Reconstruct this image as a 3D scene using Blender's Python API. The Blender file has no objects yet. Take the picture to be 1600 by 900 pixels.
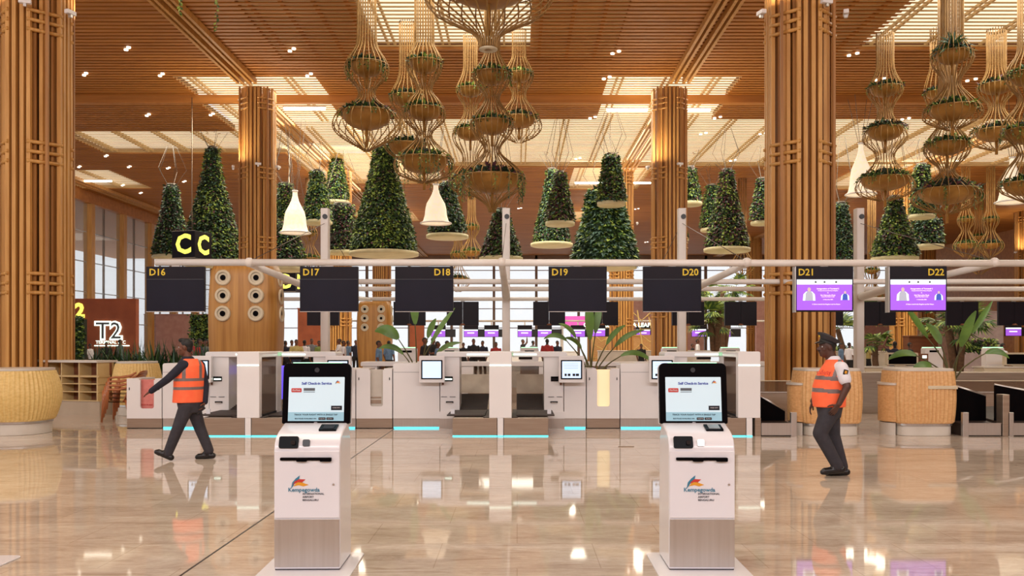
import bpy, bmesh, math, random
from mathutils import Vector, Matrix, noise as mnoise
R=random.Random(7)
PI=math.pi
C=bpy.context.scene.collection
F=1400.0; VX=808.0; VY=538.0; H=1.6     # lens in pixels, vanishing point, eye height
def at(px,py,d):
    return Vector(((px-VX)*d/F, d, H+(VY-py)*d/F))
def lin(c):
    c=c/255.0
    return c/12.92 if c<=0.04045 else ((c+0.055)/1.055)**2.4
def rgb(r,g,b): return (lin(r),lin(g),lin(b),1.0)
# ---------------------------------------------------------------- materials
MT={}
def mat(name,col,rough=0.5,metal=0.0,emit=0.0,emcol=None,spec=0.5,coat=0.0,trans=0.0,alpha=1.0,var=None,scale=4.0,stretch=(1,1,1),bump=0.0):
    if name in MT: return MT[name]
    m=bpy.data.materials.new(name); m.use_nodes=True
    nt=m.node_tree; b=nt.nodes['Principled BSDF']
    b.inputs['Base Color'].default_value=col
    b.inputs['Roughness'].default_value=rough; b.inputs['Metallic'].default_value=metal
    b.inputs['Specular IOR Level'].default_value=spec
    b.inputs['Coat Weight'].default_value=coat
    b.inputs['Transmission Weight'].default_value=trans
    b.inputs['Alpha'].default_value=alpha
    if emit>0:
        b.inputs['Emission Color'].default_value=emcol or col
        b.inputs['Emission Strength'].default_value=emit
    if var is not None or bump>0:
        tc=nt.nodes.new('ShaderNodeTexCoord'); mp=nt.nodes.new('ShaderNodeMapping'); nz=nt.nodes.new('ShaderNodeTexNoise')
        mp.inputs['Scale'].default_value=stretch
        nz.inputs['Scale'].default_value=scale; nz.inputs['Detail'].default_value=5
        nt.links.new(tc.outputs['Object'],mp.inputs['Vector']); nt.links.new(mp.outputs['Vector'],nz.inputs['Vector'])
        if var is not None:
            cr=nt.nodes.new('ShaderNodeValToRGB')
            cr.color_ramp.elements[0].position=0.3; cr.color_ramp.elements[1].position=0.7
            cr.color_ramp.elements[0].color=var; cr.color_ramp.elements[1].color=col
            nt.links.new(nz.outputs['Fac'],cr.inputs['Fac']); nt.links.new(cr.outputs['Color'],b.inputs['Base Color'])
        if bump>0:
            bp=nt.nodes.new('ShaderNodeBump'); bp.inputs['Strength'].default_value=bump; bp.inputs['Distance'].default_value=0.01
            nt.links.new(nz.outputs['Fac'],bp.inputs['Height']); nt.links.new(bp.outputs['Normal'],b.inputs['Normal'])
    MT[name]=m; return m
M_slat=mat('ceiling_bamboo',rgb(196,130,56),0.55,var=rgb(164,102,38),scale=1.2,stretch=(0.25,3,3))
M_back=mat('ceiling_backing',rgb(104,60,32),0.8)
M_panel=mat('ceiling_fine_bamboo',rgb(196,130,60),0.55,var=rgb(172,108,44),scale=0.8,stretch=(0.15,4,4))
M_pale=mat('slat_bamboo_painted_lit',rgb(220,190,142),0.5,var=rgb(196,160,108),scale=2,stretch=(0.3,3,3))  # paler copy of the ceiling bamboo, skylight glow put into its colour
M_sky=mat('skylight_glass',rgb(255,240,205),0.5,emit=.92,emcol=rgb(252,246,222),var=rgb(235,215,175),scale=0.6)
M_post=mat('column_bamboo',rgb(214,160,88),0.5,var=rgb(184,128,60),scale=3,stretch=(4,4,0.25))
M_core=mat('column_board',rgb(178,122,60),0.5,var=rgb(140,90,40),scale=2,stretch=(3,3,0.2))
M_white=mat('white_enamel',rgb(236,232,232),0.28,coat=0.2,var=rgb(231,226,226),scale=1.5)
M_kiosk=mat('kiosk_white',rgb(232,230,235),0.25,coat=0.3,var=rgb(228,226,231),scale=1.5)
M_steel=mat('brushed_steel',rgb(206,203,200),0.34,metal=.85,var=rgb(198,194,190),scale=3,stretch=(14,14,0.4))
M_bronze=mat('bronze_steel',rgb(182,166,150),0.36,metal=.8,var=rgb(168,151,135),scale=3,stretch=(0.5,0.5,12))
M_dark=mat('dark_plastic',rgb(28,26,30),0.35,var=rgb(22,20,24),scale=3)
M_black=mat('black_gloss',rgb(7,6,9),0.25,spec=.06,var=rgb(9,8,11),scale=3)
M_sign=mat('sign_face_black',rgb(26,20,30),0.4,spec=.2,var=rgb(21,16,25),scale=2)
M_screenoff=mat('screen_off',rgb(28,27,42),0.35,spec=.2,var=rgb(23,22,34),scale=1.5)
M_yel=mat('sign_yellow',rgb(200,166,40),0.5,emit=0.25,emcol=rgb(225,185,40),var=rgb(190,156,36),scale=3)
M_yelglow=mat('sign_yellow_lit',rgb(245,245,110),0.5,emit=1.0,emcol=rgb(250,245,105),var=rgb(240,238,100),scale=3)
M_tube=mat('gantry_white',rgb(232,226,222),0.35,var=rgb(214,203,194),scale=1)
M_gloss=mat('glass_clear',rgb(240,245,245),0.03,alpha=0.12,var=rgb(225,235,235),scale=1)
M_tint=mat('glass_bronze',rgb(120,92,72),0.05,alpha=0.55,var=rgb(105,80,62),scale=1)
M_green=mat('led_green',rgb(190,255,210),0.4,emit=1.6,emcol=rgb(170,255,200),var=rgb(180,250,200),scale=3)
M_cyan=mat('led_cyan',rgb(90,220,235),0.4,emit=1.5,emcol=rgb(80,215,235),var=rgb(90,215,230),scale=3)
M_ledw=mat('led_white',rgb(235,255,242),0.4,emit=1.8,emcol=rgb(228,255,238),var=rgb(230,250,238),scale=3)
M_scr=mat('screen_pale_blue',rgb(205,225,245),0.2,emit=0.85,emcol=rgb(190,214,242),var=rgb(200,220,240),scale=2)
M_scrk=mat('kiosk_screen_blue',rgb(196,216,224),0.2,emit=0.42,emcol=rgb(190,214,224),var=rgb(192,212,222),scale=2)
M_scrband=mat('kiosk_screen_band',rgb(140,176,190),0.2,emit=0.5,emcol=rgb(140,178,192),var=rgb(136,172,186),scale=2)
M_lamp=mat('lamp_emitter',rgb(255,250,235),0.4,emit=4.5,emcol=rgb(255,246,225),var=rgb(250,246,230),scale=2)
M_wick=mat('wicker_gold',rgb(234,202,134),0.5,var=rgb(216,180,108),scale=5,stretch=(3,3,6),bump=0.2)
M_wick2=mat('wicker_warm',rgb(226,180,124),0.5,var=rgb(206,154,98),scale=5,stretch=(3,3,6),bump=0.2)
M_stone=mat('counter_stone',rgb(214,206,196),0.35,var=rgb(196,186,174),scale=2)
M_terra=mat('terracotta_wall',rgb(160,84,50),0.7,var=rgb(138,68,40),scale=1.5)
M_brown=mat('brown_wood',rgb(130,76,46),0.5,var=rgb(106,60,36),scale=2,stretch=(1,1,6))
M_pod=mat('pod_veneer',rgb(192,140,70),0.4,var=rgb(160,108,46),scale=2,stretch=(8,8,0.3))
M_ring=mat('pod_ring_cream',rgb(216,200,172),0.4,var=rgb(200,184,156),scale=2)
M_brass=mat('basket_rod_brass',rgb(172,132,74),0.4,metal=0.35,var=rgb(136,100,52),scale=4)
M_bowl=mat('basket_bowl_gold',rgb(184,134,62),0.45,metal=0.25,var=rgb(148,102,44),scale=2)
M_tray=mat('tray_cream',rgb(214,204,166),0.5,var=rgb(198,186,146),scale=2)
M_cable=mat('steel_cable',rgb(120,110,100),0.4,metal=0.7,var=rgb(100,92,84),scale=2)
M_shade=mat('bell_lamp_fabric',rgb(255,244,224),0.7,emit=0.45,emcol=rgb(255,240,214),var=rgb(238,220,190),scale=7)
M_leafs=[mat('leaf_dark',rgb(48,70,42),0.5,var=rgb(28,46,28),scale=8),mat('leaf_mid',rgb(84,116,56),0.45,var=rgb(52,84,40),scale=8),
         mat('leaf_light',rgb(176,196,96),0.45,var=rgb(124,152,64),scale=8),mat('leaf_purple',rgb(122,72,82),0.5,var=rgb(70,44,54),scale=8),
         mat('leaf_bluegreen',rgb(112,144,128),0.45,var=rgb(66,98,88),scale=8)]
M_soil=mat('moss_core',rgb(34,40,22),0.9,var=rgb(22,26,16),scale=10)
M_banana=mat('banana_leaf',rgb(112,150,68),0.35,var=rgb(80,114,50),scale=3)
M_stem=mat('plant_stem',rgb(104,100,50),0.5,var=rgb(76,70,34),scale=5)
M_trunk=mat('palm_trunk',rgb(110,80,58),0.8,var=rgb(80,56,40),scale=8)
M_chair=mat('brown_plastic',rgb(176,106,62),0.3,coat=0.2,var=rgb(160,92,52),scale=3)
M_pink=mat('pink_sheet',rgb(226,140,130),0.5,var=rgb(214,120,112),scale=12)
M_purple=mat('screen_purple',rgb(150,90,215),0.3,emit=0.85,emcol=rgb(150,84,214),var=rgb(146,86,210),scale=2)
M_scrwhite=mat('screen_white_band',rgb(225,240,248),0.3,emit=0.8,emcol=rgb(222,240,248),var=rgb(220,236,244),scale=2)
M_scrtext=mat('screen_text_white',rgb(250,240,255),0.3,emit=0.9,emcol=rgb(250,235,255),var=rgb(245,236,250),scale=2)
M_violet=mat('violet_glow',rgb(110,90,240),0.3,emit=1.1,emcol=rgb(100,80,245),var=rgb(104,86,236),scale=2)
M_blue=mat('print_blue',rgb(40,50,170),0.5,var=rgb(36,46,160),scale=3)
M_teal=mat('logo_teal',rgb(60,130,160),0.5,var=rgb(56,124,152),scale=3)
M_red=mat('logo_red',rgb(204,60,50),0.5,var=rgb(196,52,44),scale=3)
M_amber=mat('logo_amber',rgb(230,160,40),0.5,var=rgb(220,150,36),scale=3)
M_grey=mat('print_grey',rgb(90,92,100),0.5,var=rgb(84,86,94),scale=3)
M_rubber=mat('belt_rubber',rgb(58,44,38),0.6,var=rgb(44,33,28),scale=4)
M_mull=mat('mullion_bronze',rgb(150,122,104),0.5,var=rgb(132,106,88),scale=1)
M_pinkwall=mat('pink_masonry',rgb(206,160,150),0.7,var=rgb(190,140,130),scale=2)
M_mauve=mat('mauve_block',rgb(168,150,150),0.7,var=rgb(150,132,134),scale=3)
# ---------------------------------------------------------------- mesh builder
class MB:
    def __init__(s): s.v=[]; s.f=[]; s.mi=[]; s.sm=[]
    def add(s,vs,fs,mi=0,smooth=False):
        o=len(s.v); s.v+= [tuple(v) for v in vs]
        for f in fs: s.f.append(tuple(i+o for i in f)); s.mi.append(mi); s.sm.append(smooth)
        return s
    def box(s,x0,x1,y0,y1,z0,z1,mi=0):
        return s.add([(x0,y0,z0),(x1,y0,z0),(x1,y1,z0),(x0,y1,z0),(x0,y0,z1),(x1,y0,z1),(x1,y1,z1),(x0,y1,z1)],
            [(3,2,1,0),(4,5,6,7),(0,1,5,4),(1,2,6,5),(2,3,7,6),(3,0,4,7)],mi)
    def cbox(s,c,sz,rot=None,mi=0):
        vs=[]
        for dz in (-.5,.5):
            for dx,dy in ((-.5,-.5),(.5,-.5),(.5,.5),(-.5,.5)):
                v=Vector((dx*sz[0],dy*sz[1],dz*sz[2]))
                if rot is not None: v=rot@v
                vs.append(v+Vector(c))
        return s.add(vs,[(3,2,1,0),(4,5,6,7),(0,1,5,4),(1,2,6,5),(2,3,7,6),(3,0,4,7)],mi)
    def tube(s,pts,rad,n=8,mi=0,caps=True,smooth=True):
        pts=[Vector(p) for p in pts]; k=len(pts)
        if not isinstance(rad,(list,tuple)): rad=[rad]*k
        vs=[]; up=None
        for i,p in enumerate(pts):
            t=(pts[min(i+1,k-1)]-pts[max(i-1,0)])
            if t.length<1e-9: t=Vector((0,0,1))
            t.normalize()
            if up is None:
                a=Vector((0,0,1)) if abs(t.z)<0.9 else Vector((0,1,0))
                up=a.cross(t).normalized()
            else:
                up=(up-t*up.dot(t)).normalized()
            w=t.cross(up)
            for j in range(n):
                a=2*PI*(j+.5)/n
                vs.append(p+(up*math.cos(a)+w*math.sin(a))*rad[i])
        fs=[]
        for i in range(k-1):
            for j in range(n):
                fs.append((i*n+j,i*n+(j+1)%n,(i+1)*n+(j+1)%n,(i+1)*n+j))
        if caps: fs+= [tuple(reversed(range(n))),tuple(range((k-1)*n,k*n))]
        return s.add(vs,fs,mi,smooth and n>4)
    def lathe(s,prof,c=(0,0,0),n=32,mi=0,smooth=True,caps=True,sx=1,sy=1):
        vs=[]
        for r,z in prof:
            for j in range(n):
                a=2*PI*j/n; vs.append((c[0]+r*sx*math.cos(a),c[1]+r*sy*math.sin(a),c[2]+z))
        fs=[]; k=len(prof)
        for i in range(k-1):
            for j in range(n): fs.append((i*n+j,i*n+(j+1)%n,(i+1)*n+(j+1)%n,(i+1)*n+j))
        s.add(vs,fs,mi,smooth)
        if caps:
            o=len(s.v)-len(vs)
            s.f+= [tuple(o+j for j in reversed(range(n))),tuple(o+(k-1)*n+j for j in range(n))]; s.mi+=[mi,mi]; s.sm+=[False,False]
        return s
    def prism(s,outline,axis,a0,a1,mi=0,smooth=False):
        n=len(outline); vs=[]
        for a in (a0,a1):
            for u,v in outline:
                vs.append({'x':(a,u,v),'y':(u,a,v),'z':(u,v,a)}[axis])
        fs=[(j,(j+1)%n,n+(j+1)%n,n+j) for j in range(n)]
        s.add(vs,fs,mi,smooth)
        o=len(s.v)-2*n
        s.f+=[tuple(o+j for j in reversed(range(n))),tuple(o+n+j for j in range(n))]; s.mi+=[mi,mi]; s.sm+=[False,False]
        return s
    def ell(s,c,r,n=16,m=10,rot=None,mi=0):
        vs=[];fs=[]
        for i in range(m+1):
            th=PI*i/m
            for j in range(n):
                a=2*PI*j/n; v=Vector((r[0]*math.sin(th)*math.cos(a),r[1]*math.sin(th)*math.sin(a),r[2]*math.cos(th)))
                if rot is not None: v=rot@v
                vs.append(v+Vector(c))
        for i in range(m):
            for j in range(n): fs.append((i*n+j,(i+1)*n+j,(i+1)*n+(j+1)%n,i*n+(j+1)%n))
        return s.add(vs,fs,mi,True)
    def cap(s,p0,p1,r0,r1,n=12):
        p0=Vector(p0);p1=Vector(p1)
        s.tube([p0,p1],[r0,r1],n); s.ell(p0,(r0,)*3,n,8); s.ell(p1,(r1,)*3,n,8); return s
    def build(s,name,mats,parent=None,bevel=0,seg=2,loc=None,fix=True):
        me=bpy.data.meshes.new(name); me.from_pydata(s.v,[],s.f)
        if not isinstance(mats,(list,tuple)): mats=[mats]
        for m in mats: me.materials.append(m)
        me.polygons.foreach_set('material_index',s.mi); me.polygons.foreach_set('use_smooth',s.sm)
        me.update()
        if fix and len(s.f)<40000:
            bm=bmesh.new(); bm.from_mesh(me); bmesh.ops.recalc_face_normals(bm,faces=bm.faces); bm.to_mesh(me); bm.free()
        o=bpy.data.objects.new(name,me); C.objects.link(o)
        if parent is not None: o.parent=parent
        if loc is not None: o.location=loc
        if bevel>0:
            b=o.modifiers.new('bevel','BEVEL'); b.width=bevel; b.segments=seg; b.limit_method='ANGLE'; b.angle_limit=0.6
            b.harden_normals=True
            for p in me.polygons: p.use_smooth=True
        return o
def tag(o,label,cat,group=None,kind=None):
    o['label']=label; o['category']=cat
    if group: o['group']=group
    if kind: o['kind']=kind
    return o
def thing(name,label,cat,loc=(0,0,0),rz=0,group=None):
    o=bpy.data.objects.new(name,None); C.objects.link(o); o.location=loc; o.rotation_euler=(0,0,rz); o.empty_display_size=0.2
    return tag(o,label,cat,group)
def struct(o):
    o['kind']='structure'; return o
UPW=100
def children(o): return [c for c in bpy.data.objects if c.parent==o]
def dup(root,loc,rz=None,label=None,group=None,scale=None):
    r=root.copy(); C.objects.link(r); r.location=loc
    if rz is not None: r.rotation_euler=(0,0,rz)
    if scale is not None: r.scale=scale
    if label: r['label']=label
    if group: r['group']=group
    for ch in children(root):
        c=ch.copy(); C.objects.link(c); c.parent=r
        for g in children(ch):
            d=g.copy(); C.objects.link(d); d.parent=c
    return r
def text(name,s,size,loc,m,parent=None,rot=(PI/2,0,0),align='CENTER',ext=0.002,bold=0.0,sx=1.0):
    cu=bpy.data.curves.new(name,'FONT'); cu.body=s; cu.size=size; cu.align_x=align; cu.align_y='CENTER'; cu.extrude=ext; cu.offset=bold*size
    cu.resolution_u=2
    to=bpy.data.objects.new(name+'_tmp',cu); C.objects.link(to)
    dg=bpy.context.evaluated_depsgraph_get(); dg.update()
    me=bpy.data.meshes.new_from_object(to.evaluated_get(dg)); me.name=name
    bpy.data.objects.remove(to); bpy.data.curves.remove(cu)
    me.materials.clear(); me.materials.append(m)
    o=bpy.data.objects.new(name,me); C.objects.link(o); o.location=loc; o.rotation_euler=rot; o.scale=(sx,1,1)
    if parent is not None: o.parent=parent
    return o
def rrect(x0,x1,z0,z1,r,seg=5,corners=(1,1,1,1)):
    out=[]   # order: bl, br, tr, tl
    cs=[((x0,z0),(1,1),PI),((x1,z0),(-1,1),1.5*PI),((x1,z1),(-1,-1),0),((x0,z1),(1,-1),.5*PI)]
    for k,((cx,cz),(sx,sz),a0) in enumerate(cs):
        rr=r*corners[k]
        if rr<=0: out.append((cx,cz)); continue
        for i in range(seg+1):
            a=a0+.5*PI*i/seg
            out.append((cx+sx*rr+rr*math.cos(a),cz+sz*rr+rr*math.sin(a)))
    return out
def leaf(mb,p,d,n,L,W,mi):
    """one folded leaf: base p, direction d, face normal n"""
    d=d.normalized(); s_=d.cross(n)
    if s_.length<1e-6: s_=Vector((1,0,0))
    s_.normalize(); n=s_.cross(d)
    a=p; b=p+d*L*.5+s_*W*.5+n*W*.12; c=p+d*L-n*L*.15; e=p+d*L*.5-s_*W*.5+n*W*.12; m_=p+d*L*.5
    mb.add([a,b,c,e,m_],[(0,4,1),(4,2,1),(0,3,4),(3,2,4)],mi)
# ================================================================= setting
CZ=13.0
def ceilpt(px,py,z=CZ):
    d=(z-H)*F/(VY-py); return ((px-VX)*d/F,d)
# floor
fm=bpy.data.materials.new('polished_marble'); fm.use_nodes=True; nt=fm.node_tree; b=nt.nodes['Principled BSDF']
N=nt.nodes.new; L=nt.links.new
tc=N('ShaderNodeTexCoord'); mp=N('ShaderNodeMapping'); mp.inputs['Scale'].default_value=(0.7,1.8,1)
mp.inputs['Rotation'].default_value=(0,0,0.12)
n1=N('ShaderNodeTexNoise'); n1.inputs['Scale'].default_value=1.1; n1.inputs['Detail'].default_value=9; n1.inputs['Distortion'].default_value=1.2; n1.inputs['Roughness'].default_value=0.74
L(tc.outputs['Object'],mp.inputs['Vector']); L(mp.outputs['Vector'],n1.inputs['Vector'])
cr=N('ShaderNodeValToRGB'); e=cr.color_ramp.elements
e[0].position=0.22; e[0].color=rgb(166,148,130); e[1].position=0.75; e[1].color=rgb(228,220,210)
q=e.new(0.42); q.color=rgb(204,190,176); q=e.new(0.55); q.color=rgb(216,204,190)
L(n1.outputs['Fac'],cr.inputs['Fac'])
# per-slab tone + joints
br=N('ShaderNodeTexBrick'); br.offset=0.5; br.inputs['Scale'].default_value=1.0; br.inputs['Brick Width'].default_value=1.2; br.inputs['Row Height'].default_value=0.8
br.inputs['Mortar Size'].default_value=0.004; br.inputs['Color1'].default_value=(0.93,0.92,0.91,1); br.inputs['Color2'].default_value=(1.04,1.02,1.0,1); br.inputs['Mortar'].default_value=(0.78,0.74,0.70,1)
L(tc.outputs['Object'],br.inputs['Vector'])
mx=N('ShaderNodeMixRGB'); mx.blend_type='MULTIPLY'; mx.inputs['Fac'].default_value=1
L(cr.outputs['Color'],mx.inputs['Color1']); L(br.outputs['Color'],mx.inputs['Color2'])
# thin dark veins
n2=N('ShaderNodeTexNoise'); n2.inputs['Scale'].default_value=2.6; n2.inputs['Detail'].default_value=6; n2.inputs['Distortion'].default_value=2
mp2=N('ShaderNodeMapping'); mp2.inputs['Scale'].default_value=(0.3,2.6,1); mp2.inputs['Rotation'].default_value=(0,0,0.2)
L(tc.outputs['Object'],mp2.inputs['Vector']); L(mp2.outputs['Vector'],n2.inputs['Vector'])
c2=N('ShaderNodeValToRGB'); e=c2.color_ramp.elements; e[0].position=0.30; e[0].color=(0.72,0.66,0.62,1); e[1].position=0.42; e[1].color=(1,1,1,1)
L(n2.outputs['Fac'],c2.inputs['Fac'])
m2=N('ShaderNodeMixRGB'); m2.blend_type='MULTIPLY'; m2.inputs['Fac'].default_value=0.8
L(mx.outputs['Color'],m2.inputs['Color1']); L(c2.outputs['Color'],m2.inputs['Color2'])
n3=N('ShaderNodeTexNoise'); n3.inputs['Scale'].default_value=16; n3.inputs['Detail'].default_value=8; n3.inputs['Roughness'].default_value=.8
mp3=N('ShaderNodeMapping'); mp3.inputs['Scale'].default_value=(.5,1.3,1); L(tc.outputs['Object'],mp3.inputs['Vector']); L(mp3.outputs['Vector'],n3.inputs['Vector'])
c3=N('ShaderNodeValToRGB'); e=c3.color_ramp.elements; e[0].position=.33; e[0].color=(.80,.76,.72,1); e[1].position=.62; e[1].color=(1.0,.99,.97,1)
L(n3.outputs['Fac'],c3.inputs['Fac']); m3=N('ShaderNodeMixRGB'); m3.blend_type='MULTIPLY'; m3.inputs['Fac'].default_value=1
L(m2.outputs['Color'],m3.inputs['Color1']); L(c3.outputs['Color'],m3.inputs['Color2']); L(m3.outputs['Color'],b.inputs['Base Color'])
b.inputs['Roughness'].default_value=0.04; b.inputs['Specular IOR Level'].default_value=0.5; b.inputs['IOR'].default_value=1.34
fl=struct(MB().box(-60,70,-12,130,-0.2,0).build('floor',fm))
o=struct(MB().box(-2.335,-2.32,-2,17,0.0005,0.0025).build('trim_1',M_dark))
# openings in the ceiling: (x0,x1,y0,y1)
holes=[(-14.7,-8.6,38.2,46.7),(3.9,9.6,38.2,44.0),(-24,-8.6,46.7,52.2),(-8.6,45,44.0,56.0),(-13.5,-5,52.2,62.0),
       (-5.4,0.5,24,34.6),(13.2,22.5,24,34.6),(3.6,8.6,56.4,64.4),(21.5,27.5,56.2,64.4),(-31,-26,57,64),
       (-14,-8.8,75,81),(3.6,8.6,75,81),(21.5,27.5,75,81)]
def inhole(x,y,m=0.0):
    return any(h[0]-m<x<h[1]+m and h[2]-m<y<h[3]+m for h in holes)
# slats: split into solid and skylight runs
X0,X1=-31.5,48.0
semi=[(-9.4,-5.4),(.5,3.8),(9.9,13.2)]
def sbox(a,b,y,z):
    if 24<y<36:
        for p,q_ in semi:
            if a<p-.01 and b>q_+.01 : sbox(a,p,y,z); sbox(q_,b,y,z); return
            if abs(b-q_)<.02 and a<p: b=p
            if abs(a-p)<.02 and b>q_: a=q_
    sol.box(a,b,y,y+.215,z,z+.15)
mid=MB(); sol=MB(); pal=MB(); backm=MB(); pal2=MB()
y=17.0; pitch=0.36
while y<118:
    z=CZ if y<41.2 else 12.72
    hs=sorted([(h[0],h[1]) for h in holes if h[2]<y<h[3]])
    mer=[]
    for a,bb in hs:
        if mer and a<=mer[-1][1]+.01: mer[-1][1]=max(bb,mer[-1][1])
        else: mer.append([a,bb])
    x=X0
    for a,bb in semi:
        if y<41 and 24<y<36 : mid.box(a,bb,y,y+.13,z,z+.05)
    for a,bb in mer:
        if a>x: sbox(x,a,y,z)
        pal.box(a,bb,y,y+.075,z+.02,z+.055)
        x=bb
    if x<X1: sbox(x,X1,y,z)
    y+=pitch
sol.build('ceiling',[M_slat]); bpy.data.objects['ceiling']['kind']='structure'
for a_,b_ in semi:
    mid.box(a_,b_,24,36,CZ+.15,CZ+.17,1)  # pale board paints in the daylight between these slats
    xx=a_+.3
    while xx<b_: mid.box(xx,xx+.12,24,36,CZ+.05,CZ+.14); xx+=1.1
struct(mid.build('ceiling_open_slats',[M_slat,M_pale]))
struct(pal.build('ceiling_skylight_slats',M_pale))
# backing boards above the solid field, cut around the openings
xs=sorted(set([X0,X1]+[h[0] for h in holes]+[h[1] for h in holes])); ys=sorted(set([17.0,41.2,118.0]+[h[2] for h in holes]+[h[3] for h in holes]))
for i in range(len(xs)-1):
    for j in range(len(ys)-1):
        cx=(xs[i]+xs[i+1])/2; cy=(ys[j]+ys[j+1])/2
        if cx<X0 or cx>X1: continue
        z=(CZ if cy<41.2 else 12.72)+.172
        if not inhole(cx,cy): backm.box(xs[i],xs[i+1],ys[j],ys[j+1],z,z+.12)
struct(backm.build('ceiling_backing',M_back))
# curbs round each opening and the glazing over it
for k,h in enumerate(holes):
    z0=(CZ if h[2]<41 else 12.72)+.05
    g=MB().box(h[0]-.3,h[1]+.3,h[2]-.3,h[3]+1.7,z0+.34,z0+.39)
    struct(g.build('window_%d'%(k+1),M_sky))
# second layer: long slats running away from the camera across openings
lg=MB()
for h in holes:
    z0=(CZ if h[2]<41 else 12.72)+.12
    x=h[0]+.4
    while x<h[1]:
        lg.box(x,x+.08,h[2],h[3],z0,z0+.1); 
        lg.box(x+.26,x+.34,h[2],h[3],z0,z0+.1)
        x+=2.1
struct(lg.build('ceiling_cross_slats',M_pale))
# step beam
struct(MB().box(X0,X1,41.0,41.3,12.66,13.02).build('trim_2',M_slat))
# bundled runner beams along the column lines
for i,xc in enumerate((-11.6,6.95,24.9,-29.6)):
    m_=MB()
    for dx in (-.42,-.2,.12,.34):
        m_.box(xc+dx,xc+dx+.11,17,38.4,12.76,12.98)
    for dx in (-.42,-.2,.12,.34):
        m_.box(xc+dx,xc+dx+.11,41.5,118,12.5,12.7)
    struct(m_.build('trim_%d'%(i+3),M_post))
# outside canopy and left glass facade at x=-31.5
struct(MB().box(-53,-31.8,17,118,12.9,13.3).build('ceiling_canopy',M_panel))
gl=MB(); fr=MB()
yy=17.0
while yy<100:
    fr.box(-31.75,-31.15,yy,yy+.55,0,12.7)
    fr.box(-31.62,-31.5,yy+2.7,yy+2.85,0,12.7,1)
    yy+=5.4
for z in (3.2,5.4,7.6,9.8): fr.box(-31.6,-31.52,17,100,z,z+.07,2)
struct(fr.build('wall_left',[M_post,M_mull,M_white]))
struct(MB().box(-31.5,-31.48,17,100,0.1,12.7).build('window_20',mat('facade_glass',rgb(150,160,165),0.03,alpha=0.25,var=rgb(140,150,155),scale=1)))
struct(MB().box(-31.9,-31.1,17,100,11.9,12.72).build('trim_9',M_panel))
# far window wall
FD=112.0
fr=MB()
x=-40.0
while x<70:
    fr.box(x-.16,x+.16,FD,FD+.4,0,12.7); x+=5.3
for z in (3.6,6.0,8.4,10.8): fr.box(-40,70,FD+.1,FD+.22,z,z+.1)
fr.box(-40,70,FD,FD+.3,12.1,12.75)
struct(fr.build('wall_back',M_mull))
struct(MB().box(-40,70,FD+.05,FD+.07,0,12.6).build('window_21',M_gloss))
# ceiling downlights
DL=thing('ceiling_downlight','pair of small round downlights in the slatted timber ceiling','ceiling light',(0,0,0),0,'paired downlights in the ceiling')
for dx,dy in ((-.11,.14),(.11,-.14)):
    MB().lathe([(0.075,-.02),(0.075,0.03)],(dx,dy,0),14).build('lens',M_lamp,DL)
pts=[(199,75),(133,115),(252,116),(231,179),(331,178),(456,77),(483,116),(962,81),(948,121),(1375,123),(1333,84),(926,183),(1121,183),(1415,185),(1518,124),(1192,208),(1099,208),
(166,243),(202,260),(192,289),(220,301),(124,260),(263,262),(288,283),(903,247),(1145,250),(1292,247),(995,326),(1010,378),(1500,250),(812,325),(1340,262),(700,255)]
for i,(px,py) in enumerate(pts):
    x,y_=ceilpt(px,py)
    z=CZ-.03
    if y_>41.2: x,y_=ceilpt(px,py,12.72); z=12.72-.03
    if i==0: DL.location=(x,y_,z)
    else: dup(DL,(x,y_,z))
# linear lamps in the column skylights
LT=thing('linear_skylight_lamp','glowing linear lamp bar among the pale slats beside a bamboo column','ceiling light',(0,0,0),0,'linear lamps in the column skylights')
MB().box(-.95,.95,-.1,.1,-.05,.05).build('diffuser',M_lamp,LT); MB().box(-1,1,-.12,.12,.05,.1).build('housing',M_white,LT)
for i,(px,py) in enumerate([(476,170),(980,172),(1078,172),(920,286),(995,286),(152,283),(1220,286)]):
    x,y_=ceilpt(px,py,12.6)
    if i==0: LT.location=(x,y_,12.6)
    else: dup(LT,(x,y_,12.6))
# ---------------------------------------------------------------- columns
def column_mesh():
    posts=[];core=MB();tie=MB()
    def rotp(x,y,k):
        for _ in range(k): x,y=-y,x
        return x,y
    pm=MB()
    for k in range(4):
        for u in (-.27,-.12,.06,.21):
            cx,cy=rotp(u+.03,-.70,k); pm.box(cx-.045,cx+.045,cy-.045,cy+.045,0,12.7)
        for u in (-.42,.42):
            cx,cy=rotp(u,-.50,k); pm.box(cx-.04,cx+.04,cy-.04,cy+.04,0,12.7)
        # boards behind
        pts=[rotp(*p,k) for p in ((-.34,-.60),(.34,-.60),(.34,-.54),(-.34,-.54))]
        core.prism(pts,'z',0,12.7)
        a=Vector((*rotp(.38,-.50,k),0)); b_=Vector((*rotp(.50,-.38,k),0))
        pts=[rotp(*p,k) for p in ((.36,-.46),(.47,-.35),(.43,-.31),(.32,-.42))]
        core.prism(pts,'z',0,12.7)
        cx,cy=rotp(.60,-.60,k)
        core.box(cx-.03,cx+.03,cy-.03,cy+.03,0,12.7,0)
        for z in (3,6,9,12):
            for dz in (-.22,0,.22):
                a=Vector((*rotp(.22,-.76,k),z+dz)); b_=Vector((*rotp(.76,-.22,k),z+dz)); tie.tube([a,b_],.045,6)
    return pm,core,tie
pm,cm,tm=column_mesh()
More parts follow.
